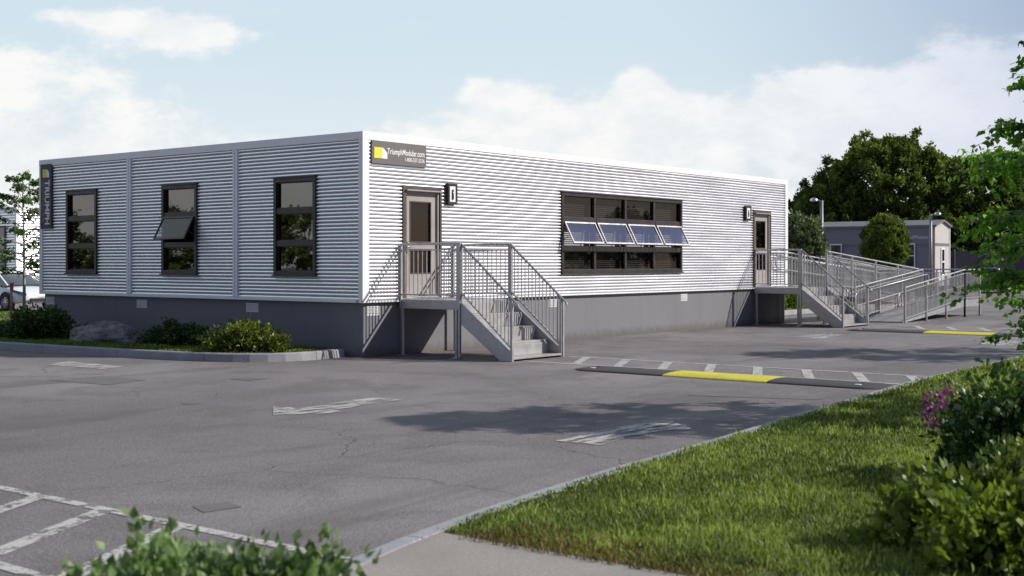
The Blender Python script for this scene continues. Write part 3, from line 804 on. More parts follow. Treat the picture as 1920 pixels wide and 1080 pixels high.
# windows: everything in a local frame u (along the wall), w (outwards), z
def mapper(side):
    if side == 'y': return lambda u, w, z: (u, -w, z)
    return lambda u, w, z: (-w, u, z)
def lbox(mb, f, a, b):
    p = f(*a); q = f(*b); mb.box(p, q)
def window(side, u0, u1, z0, z1, cols, rows, openrow, opencols, name_parent):
    """rows: list of (zlow, zhigh) glass rows from the top; one frame with mullions"""
    f = mapper(side); fr = 0.075
    fm = MB()
    D0, D1 = -0.08, 0.062
    lbox(fm, f, (u0, D0, z0), (u0+fr, D1, z1)); lbox(fm, f, (u1-fr, D0, z0), (u1, D1, z1))
    lbox(fm, f, (u0+fr, D0, z1-fr), (u1-fr, D1, z1)); lbox(fm, f, (u0+fr, D0, z0), (u1-fr, D1, z0+fr))
    W = (u1-u0-2*fr)
    mu = 0.085; cw = (W-mu*(cols-1))/cols
    cs = [(u0+fr+i*(cw+mu), u0+fr+i*(cw+mu)+cw) for i in range(cols)]
    for i in range(cols-1): lbox(fm, f, (cs[i][1], D0, z0+fr), (cs[i][1]+mu, D1-0.02, z1-fr))
    for i in range(len(rows)-1):
        for c in cs: lbox(fm, f, (c[0], D0, rows[i+1][1]), (c[1], D1-0.014, rows[i][0]))
    win = MB()
    fo = fm.build('window', M['bronze'], name_parent, bevel=0.004)
    # head flashing
    hm = MB(); lbox(hm, f, (u0-0.02, 0.0, z1+0.001), (u1+0.02, 0.085, z1+0.02)); hm.build('head_flashing', M['bronze'], fo)
    sm = MB(); lbox(sm, f, (u0-0.02, 0.0, z0-0.03), (u1+0.02, 0.09, z0-0.001)); sm.build('sill', M['bronze'], fo, bevel=0.003)
    # dark room behind
    rm = MB(); p = f(u0+0.01, -0.9, z0+0.01); q = f(u1-0.01, -0.085, z1-0.01)
    x0, x1 = sorted((p[0], q[0])); y0, y1 = sorted((p[1], q[1])); za, zb = z0+0.01, z1-0.01
    vs = [(x0,y0,za),(x1,y0,za),(x1,y1,za),(x0,y1,za),(x0,y0,zb),(x1,y0,zb),(x1,y1,zb),(x0,y1,zb)]
    fs = [(0,3,2,1),(4,5,6,7),(0,1,5,4),(1,2,6,5),(2,3,7,6),(3,0,4,7)]
    del fs[2 if side == 'y' else 5]
    rm.add(vs, fs); rm.build('room_lining', M['interior'], fo, fix=False)
    for ri, (a, b) in enumerate(rows):
        for ci, c in enumerate(cs):
            if ri == openrow and ci in opencols:
                sa = empty_part('sash', fo); ang = math.radians(28); h = b-a
                L = h*1.04
                def sp(u, l, o):      # l down the sash, o outwards normal to it
                    return f(u, 0.05+l*math.sin(ang)+o*math.cos(ang), b+0.01-l*math.cos(ang)+o*math.sin(ang))
                def sbox(mb, ua, ub, la, lb, oa, ob):
                    vs = [sp(u, l, o) for o in (oa, ob) for (u, l) in ((ua, la), (ub, la), (ub, lb), (ua, lb))]
                    mb.add(vs, [(0,1,2,3),(7,6,5,4),(0,4,5,1),(1,5,6,2),(2,6,7,3),(3,7,4,0)])
                sf = MB(); e = 0.035
                sbox(sf, c[0]+0.004, c[1]-0.004, 0, e, 0, 0.03); sbox(sf, c[0]+0.004, c[1]-0.004, L-e, L, 0, 0.03)
                sbox(sf, c[0]+0.004, c[0]+e, e, L-e, 0, 0.03); sbox(sf, c[1]-e, c[1]-0.004, e, L-e, 0, 0.03)
                for uu in (c[0]+0.02, c[1]-0.02):
                    sf.bar(f(uu, 0.0, a+0.12), sp(uu, L*0.6, -0.008), 0.012)
                sf = sf.build('sash', M['bronze_pale'] if side == 'x' else M['alu'], fo)
                g = MB(); g.add([sp(c[0]+e, e, 0.012), sp(c[1]-e, e, 0.012), sp(c[1]-e, L-e, 0.012), sp(c[0]+e, L-e, 0.012)], [(0, 1, 2, 3)])
                g.build('pane', M['glass_open'], fo, fix=False)
            else:
                g = MB(); g.add([f(c[0], -0.01, a), f(c[1], -0.01, a), f(c[1], -0.01, b), f(c[0], -0.01, b)], [(0, 1, 2, 3)])
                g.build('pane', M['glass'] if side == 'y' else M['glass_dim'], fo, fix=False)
                gl = MB(); e = 0.016      # dark glazing bead
                lbox(gl, f, (c[0], -0.006, a), (c[0]+e, 0.012, b)); lbox(gl, f, (c[1]-e, -0.006, a), (c[1], 0.012, b))
                lbox(gl, f, (c[0]+e, -0.006, a), (c[1]-e, 0.012, a+e)); lbox(gl, f, (c[0]+e, -0.006, b-e), (c[1]-e, 0.012, b))
                gl.build('glazing_bead', M['bronze'], fo)
    return fo, cs
def empty_part(name, parent): return None

LR = [(2.75, 3.215), (2.10, 2.62), (1.575, 1.99)]
wl, cs = window('y', *WIN_L, 4, LR, 1, (0, 1, 2, 3), bld)
for c in cs:      # venetian blinds hanging inside the long window
    mb = MB(); z = 1.58
    while z < 3.2:
        mb.add([(c[0]-0.02, 0.13, z), (c[1]+0.02, 0.13, z), (c[1]+0.02, 0.155, z+0.030), (c[0]-0.02, 0.155, z+0.030)], [(0, 1, 2, 3)]); z += 0.045
    mb.build('blind', M['blind'], wl, fix=False)
SR = [(2.78, 3.275), (2.16, 2.67), (1.575, 2.05)]
for i, w in enumerate(WS):
    window('x', *w, 1, SR, 1 if i == 1 else -1, (0,), bld)

# doors
def door(d):
    u0, u1, z0, z1 = d; f = mapper('y')
    lf = MB(); a, b = u0+0.10, u1-0.10; t0, t1 = z0+0.03, z1-0.16
    g1 = (a+0.145, b-0.145, t0+1.02, t1-0.13); g2 = (a+0.145, b-0.145, t0+0.42, t0+0.90)
    for (x0, x1, y0, y1) in [(a, g1[0], t0, t1), (g1[1], b, t0, t1), (g1[0], g1[1], g1[3], t1), (g1[0], g1[1], g2[3], g1[2]), (g1[0], g1[1], t0, g2[2])]:
        lbox(lf, f, (x0, -0.06, y0), (x1, -0.012, y1))
    dr = lf.build('door', M['door'], bld)
    fm = MB()
    lbox(fm, f, (u0, -0.1, z0), (u0+0.095, 0.055, z1)); lbox(fm, f, (u1-0.05, -0.1, z0), (u1, 0.055, z1)); lbox(fm, f, (u0+0.095, -0.1, z1-0.085), (u1-0.05, 0.055, z1))
    fm.build('frame', M['bronze_pale'], dr, bevel=0.004)
    jm = MB(); lbox(jm, f, (u1-0.098, -0.1, z0), (u1-0.052, 0.03, z1-0.087)); lbox(jm, f, (u0+0.097, -0.1, z1-0.155), (u1-0.10, 0.0, z1-0.087))
    jm.build('jamb', M['door'], dr, bevel=0.003)
    dc = MB(); lbox(dc, f, (u0+0.06, 0.056, z1-0.105), (u1-0.04, 0.11, z1-0.08)); dc.build('drip_cap', M['door'], dr, bevel=0.004)
    th = MB(); lbox(th, f, (u0+0.097, -0.08, z0), (u1-0.10, 0.05, z0+0.026)); th.build('threshold', M['chrome'], dr)
    for g in (g1, g2):
        m_ = MB(); m_.add([f(g[0], -0.035, g[2]), f(g[1], -0.035, g[2]), f(g[1], -0.035, g[3]), f(g[0], -0.035, g[3])], [(0, 1, 2, 3)]); m_.build('pane', M['glass'], dr, fix=False)
        m_ = MB(); e = 0.022
        lbox(m_, f, (g[0], -0.03, g[2]), (g[0]+e, -0.004, g[3])); lbox(m_, f, (g[1]-e, -0.03, g[2]), (g[1], -0.004, g[3]))
        lbox(m_, f, (g[0]+e, -0.03, g[2]), (g[1]-e, -0.004, g[2]+e)); lbox(m_, f, (g[0]+e, -0.03, g[3]-e), (g[1]-e, -0.004, g[3]))
        m_.build('glazing_bead', M['bronze_pale'], dr)
    rb = MB(); lbox(rb, f, (u0+0.11, -0.8, z0), (u1-0.11, -0.078, z1-0.1)); rb.build('room_lining', M['interior'], dr)
    hd = MB(); hu = a+0.09; hz = t0+0.93
    lbox(hd, f, (hu-0.028, -0.011, hz-0.11), (hu+0.028, 0.004, hz+0.12))
    hd.tube([f(hu, 0.0, hz), f(hu, 0.055, hz), f(hu+0.13, 0.06, hz)], 0.011, 8); hd.tube([f(hu, 0.0, hz+0.08), f(hu, 0.02, hz+0.08)], 0.022, 10)
    hd.build('handle', M['chrome'], dr)
for d in DOORS: door(d)

# ------------------------------------------------------------------ wall lamps and signs
def wall_lamp(x0, x1, z0, z1, label):
    r = empty('wall_lamp', ((x0+x1)/2, 0, (z0+z1)/2), label=label, cat='lamp', group='black wall lamps beside the doors')
    w = (x1-x0)/2; h = (z1-z0)/2
    MB().box((-w, -0.05, -h), (w, -0.02, h)).build('back_plate', M['lampblack'], r, bevel=0.004)
    b = MB()
    b.box((-w, -0.11, h-0.05), (w, -0.052, h)); b.box((-w, -0.11, -h), (w, -0.052, -h+0.05))
    b.box((-w, -0.11, -h+0.052), (-w+0.05, -0.052, h-0.052)); b.box((w-0.05, -0.11, -h+0.052), (w, -0.052, h-0.052))
    b.build('housing', M['lampblack'], r, bevel=0.006)
    MB().box((-w+0.051, -0.098, -h+0.052), (w-0.051, -0.060, h-0.052)).build('reflector', M['white'], r)
    MB().tube([(0, -0.095, -h+0.10), (0, -0.095, h-0.12)], 0.03, 12).build('lens', M['lampglass'], r, smooth=True)
    return r
wall_lamp(2.25, 2.53, 2.88, 3.29, 'square black wall lamp right of the door nearest the building corner sign')
wall_lamp(14.60, 14.90, 2.89, 3.28, 'square black wall lamp left of the far door, by the ramp end of the building')

sg = empty('wall_sign', (0.18, -0.052, 3.56), label='wide grey sign with web address and telephone number at top corner of sunlit wall', cat='sign')
MB().box((0, -0.012, 0), (1.48, 0.02, 0.415)).build('panel', M['sign'], sg, bevel=0.002)
m_ = MB().box((0.05, -0.018, 0.10), (0.25, -0.0125, 0.30)); m_.build('logo_square', M['yellow'], sg)
m_ = MB(); m_.extr([(0.255, 0.10), (0.395, 0.10), (0.395, 0.21), (0.32, 0.27), (0.27, 0.30), (0.255, 0.30)], 'y', -0.0125, -0.018); m_.build('logo_house', M['white'], sg)
text_mesh('web_address', 'TriumphModular.com', M['white'], 0.155, (0.40, -0.0135, 0.195), (PI/2, 0, 0), sg, width=1.02, bold=0.002)
text_mesh('telephone_number', '1-800-257-2536', M['white'], 0.105, (0.88, -0.0135, 0.085), (PI/2, 0, 0), sg, width=0.54, bold=0.001)

# tall sign on the shaded wall: local frame x = to the right seen from outside, placed at the wall
sv = empty('banner_sign', (-0.052, 10.50, 2.52), -PI/2, label='tall narrow dark sign with vertical lettering at the far left of the shaded wall', cat='sign')
MB().box((0, -0.012, 0), (0.46, 0.02, 1.50)).build('panel', M['signd'], sv, bevel=0.002)
MB().box((0.10, -0.018, 1.19), (0.24, -0.0125, 1.38)).build('logo_square', M['yellow'], sv)
m_ = MB(); m_.extr([(0.25, 1.19), (0.37, 1.19), (0.37, 1.28), (0.33, 1.35), (0.25, 1.38)], 'y', -0.0125, -0.018); m_.build('logo_house', M['white'], sv)
text_mesh('name_lettering', 'TRIUMPH', M['white'], 0.27, (0.19, -0.0135, 1.13), (PI/2, PI/2, 0), sv, width=1.03, bold=0.005)
text_mesh('small_lettering', 'MODULAR', M['post'], 0.10, (0.08, -0.0135, 1.08), (PI/2, PI/2, 0), sv, width=0.93, spacing=1.6)

# ------------------------------------------------------------------ railings
def railing(parent, P0, P1, zt=1.0, sub=True, posts=2, zb=0.09, post_down=0.0, r=0.020, label=None, grab=0.0, bal=True, hook=False, bs=0.105, pr=0.024, stuff=False, ground_posts=False, skip_end=False):
    """P0,P1 deck points; returns railing part with posts and balusters as its pieces"""
    P0 = Vector(P0); P1 = Vector(P1); up = Vector((0, 0, 1)); L = (P1-P0).length; d = (P1-P0)
    mb = MB()
    a = P0+up*zt; b = P1+up*zt
    if hook:
        e = (d.normalized()); mb.tube([a, b, b+Vector((e.x, e.y, e.z))*0.16, b+Vector((e.x, e.y, e.z-0.15))*0.18], r*1.05, 8)
    else: mb.tube([a, b], r*1.1, 8)
    ztop = zt
    if sub:
        ztop = zt-0.11
    rl = mb.build('railing', M['alu'], parent)
    if sub: MB().bar(P0+up*ztop, P1+up*ztop, 0.03, 0.022).build('middle_rail', M['alu'], rl)
    MB().bar(P0+up*zb, P1+up*zb, 0.03, 0.025).build('bottom_rail', M['alu'], rl)
    n = posts
    for i in range(n):
        if skip_end and i == n-1: continue
        t = i/(n-1); p = P0+d*t
        foot = 0.0 if ground_posts else p.z-0.16
        m_ = MB(); m_.bar((p.x, p.y, foot), (p.x, p.y, p.z+zt-r*0.6), pr*2)
        if ground_posts: m_.box((p.x-0.06, p.y-0.06, 0.0), (p.x+0.06, p.y+0.06, 0.016))
        m_.build('post', M['alu'], rl, bevel=0.004)
    if bal:
        nb = max(2, int(round(L/bs))); allm = MB()
        for i in range(1, nb):
            t = i/nb
            if any(abs(t-k/(n-1))*L < 0.05 for k in range(n)): continue
            p = P0+d*t
            m_ = allm if stuff else MB()
            m_.tube([p+up*zb, p+up*(ztop-0.008)], 0.0112, 6, caps=False)
            if not stuff: m_.build('baluster', M['alu'], rl, fix=False)
        if stuff: allm.build('balusters', M['alu'], rl, fix=False, kind='stuff')
    if grab:
        # continuous double hand grip with rounded returns, held off the posts
        side = Vector((-d.y, d.x, 0)).normalized()*grab
        h1, h2 = zt-0.16, zt-0.52; g = MB(); pts = []
        ee = d.normalized()*0.10; dd = d.normalized()
        q0 = P0+side; q1 = P1+side
        ring = []
        def arc(c, s):
            return [c+dd*(s*0.17*math.sin(t))+up*(0.18*math.cos(t)) for t in [PI*k/8 for k in range(9)]]
        c0 = q0+up*(h1+h2)/2-ee; c1 = q1+up*(h1+h2)/2+ee
        A = arc(c0, -1); B = arc(c1, 1)
        pts = [A[0]] + [B[0]] + B[1:] + [A[-1]] + list(reversed(A[:-1]))
        g.tube(pts, 0.018, 7); g.build('hand_grip', M['alu'], rl, smooth=True)
    return rl

def steps(x0, x1, ytop, zdeck, label, right_rail_wall=True, deck_x1=None):
    st = empty('entry_stairs', (x0, ytop, 0), label=label, cat='stairs', group='aluminium entry stairs')
    W = x1-x0; D = -ytop; yb = -1.22; dx1 = (deck_x1-x0) if deck_x1 else W
    # local frame: x 0..W, y from wall (D) to landing edge (0) to foot (yb)
    dk = MB()
    nslat = 10
    for i in range(nslat):
        a = 0.02+(D-0.1)/nslat*i; dk.box((0.03, a, zdeck-0.035), (dx1-0.03, a+(D-0.1)/nslat-0.008, zdeck))
    dk.build('deck', M['aludeck'], st)
    fr = MB(); fr.box((0, 0, zdeck-0.17), (dx1, 0.03, zdeck-0.005)); fr.box((0, D-0.06, zdeck-0.17), (dx1, D-0.03, zdeck-0.005))
    fr.box((0, 0.032, zdeck-0.17), (0.028, D-0.062, zdeck-0.005)); fr.box((dx1-0.028, 0.032, zdeck-0.17), (dx1, D-0.062, zdeck-0.005))
    fr.build('landing_frame', M['alu'], st, bevel=0.003)
    for (lx, ly) in ((0.0, D-0.10), (dx1, D-0.10), (0.0, 0.06), (dx1, 0.06)):
        m_ = MB(); m_.box((lx-0.024, ly-0.024, 0.0), (lx+0.024, ly+0.024, zdeck-0.17)); m_.box((lx-0.08, ly-0.08, 0.0), (lx+0.08, ly+0.08, 0.014))
        m_.build('leg', M['alu'], st, bevel=0.003)
    nt = 4
    for sx in (0.0, W-0.05):
        m_ = MB(); m_.extr([(-0.002, zdeck), (-0.002, zdeck-0.40), (yb*0.78, 0.0), (yb+0.01, 0.0), (yb, 0.05), (yb, 0.14)], 'x', sx, sx+0.05)
        m_.build('stringer', M['alu'], st, bevel=0.004)
    rise = (zdeck-0.07)/nt; run = -yb/nt
    for i in range(nt):
        z = zdeck-rise*(i+1); y1 = -run*i-0.0; y0 = -run*(i+1)
        m_ = MB(); m_.box((0.052, y0, z-0.035), (W-0.052, y1-0.0, z)); m_.box((0.052, y1-0.022, z+0.002), (W-0.052, y1-0.004, z+rise-0.037))
        m_.build('tread', M['aludeck'], st, bevel=0.003)
    rr = [railing(st, (0.0, D-0.06, zdeck), (0.0, 0.03, zdeck), zt=1.03, posts=2, pr=0.024)]
    if right_rail_wall:
        railing(st, (dx1, D-0.06, zdeck), (dx1, 0.03, zdeck), zt=1.03, posts=2, pr=0.024)
    slope_end = 0.07
    for lx in (0.0, W):
        x = lx-0.0
        rl = railing(st, (x+ (0.03 if lx == 0 else -0.03), -0.03, zdeck+0.0), (x+(0.03 if lx == 0 else -0.03), yb+0.02, 0.08), zt=1.02, sub=False, posts=2, zb=0.14, hook=True, pr=0.022)
        m_ = MB(); m_.box((x-0.024, -0.035, 0.0), (x+0.024, 0.013, zdeck+1.05)); m_.build('post', M['alu'], st, bevel=0.004)
        m_ = MB(); m_.box((x-0.025, yb-0.02, 0.0), (x+0.025, yb+0.03, 1.06)); m_.build('post', M['alu'], st, bevel=0.004)
    return st
steps(0.95, 2.46, -1.50, 1.05, 'aluminium entry stairs with landing at the door nearest the building corner')
steps(15.22, 16.88, -1.40, 1.05, 'aluminium entry stairs with landing at the far door, joined to the ramp', right_rail_wall=False)

# ------------------------------------------------------------------ access ramp
ramp = empty('access_ramp', (16.9, 0, 0), label='long switchback aluminium access ramp with railings behind the far stairs', cat='ramp')
X = lambda x: x-16.9
ZD = 1.05; ZM = 0.52; XE = 24.06; XL = 25.52; XS = 18.85
def ramp_deck(x0, z0, x1, z1, ya, yb_, name='deck'):
    m_ = MB(); m_.add([(X(x0), ya, z0), (X(x1), ya, z1), (X(x1), yb_, z1), (X(x0), yb_, z0), (X(x0), ya, z0-0.03), (X(x1), ya, z1-0.03), (X(x1), yb_, z1-0.03), (X(x0), yb_, z0-0.03)],
                      [(0,1,2,3),(7,6,5,4),(0,4,5,1),(1,5,6,2),(2,6,7,3),(3,7,4,0)])
    m_.build(name, M['aludeck'], ramp)
    for yy in (ya, yb_):
        s_ = -0.03 if yy == min(ya, yb_) else 0.03
        b = MB(); zlo0 = max(0.0, z0-0.20); zlo1 = max(0.0, z1-0.20)
        b.extr([(X(x0), z0+0.012), (X(x0), zlo0), (X(x1), zlo1), (X(x1), z1+0.012)], 'y', yy, yy+s_)
        b.build('side_beam', M['alu'], ramp, bevel=0.003)
ramp_deck(16.95, ZD, XE, ZM, -1.33, -0.05)
ramp_deck(XS, 0.03, XE, ZM, -2.83, -1.55)
m_ = MB().box((X(XE)+0.01, -2.83, ZM-0.03), (X(XL), -0.05, ZM)); m_.build('deck', M['aludeck'], ramp)
m_ = MB().box((X(XE)+0.01, -2.86, ZM-0.20), (X(XL), -2.832, ZM+0.012)); m_.box((X(XL)+0.002, -2.86, ZM-0.20), (X(XL)+0.03, -0.02, ZM+0.012)); m_.box((X(XE)+0.01, -0.048, ZM-0.20), (X(XL), -0.02, ZM+0.012))
m_.build('side_beam', M['alu'], ramp, bevel=0.003)
# nearest rail keeps its balusters as single pieces
railing(ramp, (X(XS)+0.1, -2.87, 0.03), (X(XE), -2.87, ZM), zt=0.98, posts=4, grab=0.10, ground_posts=True, pr=0.026)
railing(ramp, (X(XE), -2.87, ZM), (X(XL), -2.87, ZM), zt=0.98, posts=2, ground_posts=True, pr=0.026)
railing(ramp, (X(XL)+0.03, -2.87, ZM), (X(XL)+0.03, -0.03, ZM), zt=0.98, posts=3, stuff=True, ground_posts=True)
railing(ramp, (X(XS)-0.2, -1.51, 0.03), (X(XE), -1.51, ZM), zt=0.98, posts=4, grab=-0.10, stuff=True, ground_posts=True)
railing(ramp, (X(16.98), -1.37, ZD), (X(XE), -1.37, ZM), zt=1.0, posts=5, grab=0.10, stuff=True, ground_posts=True)
railing(ramp, (X(16.6), -0.01, ZD), (X(XE), -0.01, ZM), zt=1.02, posts=5, grab=-0.10, stuff=True)
railing(ramp, (X(XE), -0.01, ZM), (X(XL), -0.01, ZM), zt=0.98, posts=2, stuff=True)
for (x, y) in ((19.3, -0.05), (21.6, -0.05), (23.9, -0.05)):
    z = ZD+(ZM-ZD)*(x-16.95)/(XE-16.95)
    m_ = MB(); m_.box((X(x)-0.03, y-0.03, 0.0), (X(x)+0.03, y+0.03, z-0.2)); m_.build('leg', M['alu'], ramp)

# ------------------------------------------------------------------ speed bumps
def speed_bump(x0, w, yA, yB, ya, yb_, label):
    r = empty('speed_bump', (x0, yA, 0), label=label, cat='speed bump', group='rubber speed bumps across the lot')
    h = 0.046; n = 14
    def sec(m_, y0, y1, k0=1.0, k1=1.0, steps_=1):
        rows = []
        for j in range(steps_+1):
            t = j/steps_; y = y0+(y1-y0)*t; k = k0+(k1-k0)*t
            kk = math.sin(k*PI/2)
            rows.append([(w/2-w/2*math.cos(PI*i/n)*(0.35+0.65*kk), y, 0.003+h*kk*math.sin(PI*i/n)**0.8) for i in range(n+1)])
        m_.grid(rows); return m_
    Y = lambda y: y-yA
    m_ = MB(); sec(m_, Y(yA), Y(yA-0.35), 0.02, 1.0, 6); m_.build('end_cap', M['rubber'], r, smooth=True)
    def seg(a, b, mat, nm, L=0.9):
        k = max(1, int(round(abs(b-a)/L))); s = (b-a)/k
        for i in range(k):
            m_ = MB(); sec(m_, Y(a+s*i)-0.003, Y(a+s*(i+1))+0.003, 1, 1, 1)
            m_.build(nm, mat, r, smooth=True)
    seg(yA-0.35, ya, M['rubber'], 'rubber_section'); seg(ya, yb_, M['yrubber'], 'yellow_section'); seg(yb_, yB+0.35, M['rubber'], 'rubber_section')
    m_ = MB(); sec(m_, Y(yB+0.35), Y(yB), 1.0, 0.02, 6); m_.build('end_cap', M['rubber'], r, smooth=True)
    for yy in (yA-0.4, yB+0.45):
        m_ = MB().lathe([(0.0, 0.012), (0.03, 0.012), (0.04, 0.0)], (w*0.5, Y(yy), h), 10); m_.build('bolt_cover', M['carblack'], r)
        m_ = MB().box((w*0.2, Y(yy)-0.05, h-0.012), (w*0.28, Y(yy)+0.03, h+0.003)); m_.build('reflector', M['white'], r)
speed_bump(0.20, 0.82, -4.40, -9.72, -6.22, -7.98, 'black rubber speed bump with yellow middle, nearer the entry stairs at the building corner')
speed_bump(14.0, 0.85, -3.10, -9.55, -5.20, -6.85, 'black rubber speed bump with yellow middle, farther away in front of the ramp')

# ------------------------------------------------------------------ cars
def car(loc, rz, paint, label, L=4.5, W=1.80, H=1.40, group=None, dark=False):
    """length along local +x (front), origin at ground centre"""
    r = empty('parked_car', loc, rz, label=label, cat='car')
    hl = L/2
    # stations: x, half width, z of sill, belt, shoulder
    st = [(-hl, 0.60, 0.42, 0.70, 0.80), (-hl+0.06, 0.74, 0.32, 0.82, 0.92), (-hl+0.35, 0.83, 0.24, 0.90, 0.99), (-hl+0.95, 0.88, 0.20, 0.92, 0.99), (-0.6, 0.90, 0.19, 0.91, 0.97),
          (0.2, 0.90, 0.19, 0.89, 0.95), (0.95, 0.89, 0.20, 0.86, 0.92), (hl-0.95, 0.87, 0.22, 0.80, 0.88), (hl-0.40, 0.82, 0.24, 0.70, 0.78), (hl-0.10, 0.70, 0.28, 0.60, 0.66), (hl, 0.52, 0.36, 0.52, 0.56)]
    k = W/1.8
    rows = []
    for (x, w, zs, zb, zh) in st:
        w *= k
        half = [(w*0.90, zs), (w*0.985, zs+0.10), (w, (zs+zb)*0.52), (w*0.975, zb), (w*0.86, zh-0.015), (w*0.55, zh+0.02), (0, zh+0.035)]
        row = [(x, -a, z) for a, z in half] + [(x, a, z) for a, z in reversed(half[:-1])]
        rows.append(row)
    m_ = MB(); m_.grid(rows)
    n = len(rows[0]); b0 = 0
    m_.f.append(tuple(range(n))); m_.f.append(tuple(reversed(range((len(rows)-1)*n, len(rows)*n))))
    m_.f.append(tuple([i*n for i in range(len(rows))] + [i*n+n-1 for i in reversed(range(len(rows)))]))
    body = m_.build('body', paint, r, smooth=True)
    sd = body.modifiers.new('s', 'SUBSURF'); sd.levels = 1; sd.render_levels = 2
    # glasshouse and roof
    zr = H
    gs = [(-hl+0.55, 0.70, 0.97, 0.985), (-hl+1.15, 0.665, 0.97, zr-0.10), (-0.75, 0.63, 0.96, zr-0.015), (0.05, 0.635, 0.95, zr), (0.55, 0.66, 0.93, zr-0.09), (1.35, 0.74, 0.90, 0.925)]
    rows = []
    for (x, w, zb, zt) in gs:
        w *= k; wb = min(w+0.15, 0.84*k)
        rows.append([(x, -wb, zb-0.03), (x, -w+0.02, zt-0.02), (x, -w*0.6, zt+0.012), (x, w*0.6, zt+0.012), (x, w-0.02, zt-0.02), (x, wb, zb-0.03)])
    m_ = MB(); m_.grid(rows); g = m_.build('windows', M['carglass'], r, smooth=True)
    sd = g.modifiers.new('s', 'SUBSURF'); sd.levels = 1; sd.render_levels = 1
    rows = []
    for (x, w, zt) in [(-hl+1.22, 0.60, zr-0.085), (-0.75, 0.60, zr+0.006), (0.0, 0.60, zr+0.014), (0.42, 0.60, zr-0.05)]:
        w *= k; rows.append([(x, -w, zt-0.025), (x, -w*0.6, zt+0.008), (x, w*0.6, zt+0.008), (x, w, zt-0.025)])
    m_ = MB(); m_.grid(rows); rf = m_.build('roof', paint, r, smooth=True)
    sd = rf.modifiers.new('so', 'SOLIDIFY'); sd.thickness = 0.03; sd.offset = 0.6
    m_ = MB()
    for s in (-1, 1):      # pillars
        for (a, b) in [((-hl+1.2, 0.62*k, zr-0.10), (-hl+0.62, 0.72*k, 0.97)), ((0.42, 0.615*k, zr-0.06), (1.30, 0.76*k, 0.92)), ((-0.35, 0.625*k, zr-0.03), (-0.35, 0.79*k, 0.93))]:
            MB().bar((a[0], s*a[1], a[2]), (b[0], s*b[1], b[2]), 0.05, 0.035).build('pillar', paint, r)
    for s in (-1, 1):
        for (wx) in (-hl+0.85, hl-0.88):
            wy = s*(0.80*k)
            m_ = MB().lathe([(0.21, -0.11), (0.30, -0.11), (0.325, -0.07), (0.325, 0.07), (0.30, 0.11), (0.21, 0.11)], (wx, wy, 0.325), 28, 'y')
            wh = m_.build('wheel', M['tyre'], r, smooth=True)
            m_ = MB(); yo = wy+s*0.075
            m_.lathe([(0.215, 0.035*s), (0.20, 0.0), (0.185, 0.0), (0.18, -0.06*s)], (wx, yo, 0.325), 24, 'y')
            for q in range(10):
                a = q*PI/5; m_.bar((wx+0.03*math.cos(a), yo+s*0.012, 0.325+0.03*math.sin(a)), (wx+0.195*math.cos(a), yo, 0.325+0.195*math.sin(a)), 0.02, 0.035, up=(0, 1, 0))
            m_.lathe([(0.0, 0.02*s), (0.045, 0.015*s), (0.05, 0.0)], (wx, yo, 0.325), 12, 'y')
            m_.build('rim', M['chrome'], wh)
            m_ = MB().lathe([(0.0, 0.0), (0.19, 0.0)], (wx, yo-s*0.05, 0.325), 20, 'y'); m_.build('brake_disc', M['carblack'], wh)
            # dark wheel-arch lip
            pts = [(wx+0.365*math.cos(t), s*(0.893*k), 0.325+0.365*math.sin(t)) for t in [PI*j/12 for j in range(-1, 14)]]
            MB().tube(pts, 0.020, 6).build('wheel_arch', M['carblack'], r)
            m_ = MB().lathe([(0.0, 0.0), (0.35, 0.0)], (wx, s*(0.888*k), 0.325), 24, 'y'); m_.build('arch_shadow', M['carblack'], r)
        hlm = MB(); hlm.add([(hl-0.52, s*0.825*k, 0.70), (hl-0.16, s*0.73*k, 0.60), (hl-0.075, s*0.56*k, 0.57), (hl-0.09, s*0.56*k, 0.65), (hl-0.22, s*0.72*k, 0.71), (hl-0.50, s*0.815*k, 0.765)], [(0, 1, 4, 5), (1, 2, 3, 4)])
        o = hlm.build('headlight', M['lampclear'], r); so_ = o.modifiers.new('s', 'SOLIDIFY'); so_.thickness = 0.05; so_.offset = 0
        tl = MB(); tl.add([(-hl+0.42, s*0.845*k, 0.84), (-hl+0.06, s*0.755*k, 0.76), (-hl-0.012, s*0.55*k, 0.74), (-hl+0.0, s*0.55*k, 0.86), (-hl+0.08, s*0.745*k, 0.90), (-hl+0.42, s*0.83*k, 0.94)], [(0, 1, 4, 5), (1, 2, 3, 4)])
        o = tl.build('tail_light', M['red'], r); so_ = o.modifiers.new('s', 'SOLIDIFY'); so_.thickness = 0.05; so_.offset = 0
        mi = MB().lathe([(0.0, -0.10), (0.055, -0.08), (0.07, 0.0), (0.055, 0.08), (0.0, 0.10)], (0.92, s*(0.97*k), 0.98), 10, 'y'); mi.bar((0.92, s*0.80*k, 0.93), (0.92, s*0.92*k, 0.965), 0.03)
        mi.build('mirror', paint, r, smooth=True)
        MB().box((-0.55, s*0.902*k, 0.74), (-0.40, s*0.922*k, 0.77)).build('handle', M['chrome'], r)
    m_ = MB().box((hl-0.06, -0.45*k, 0.36), (hl+0.015, 0.45*k, 0.48)); m_.build('grille', M['carblack'], r, bevel=0.01)
    m_ = MB().box((-hl+0.05, -0.62*k, 0.24), (-hl-0.01, 0.62*k, 0.42)); m_.build('bumper', M['carblack'], r, bevel=0.02)
    return r
car((8.25, 26.35, 0), -PI/2, M['carwhite'], 'white saloon car facing forward, left of the building behind the young tree')
car((56.9, 6.6, 0), 0.17, M['carsilver'], 'dark taupe saloon car parked in the distance, right of the ramp')

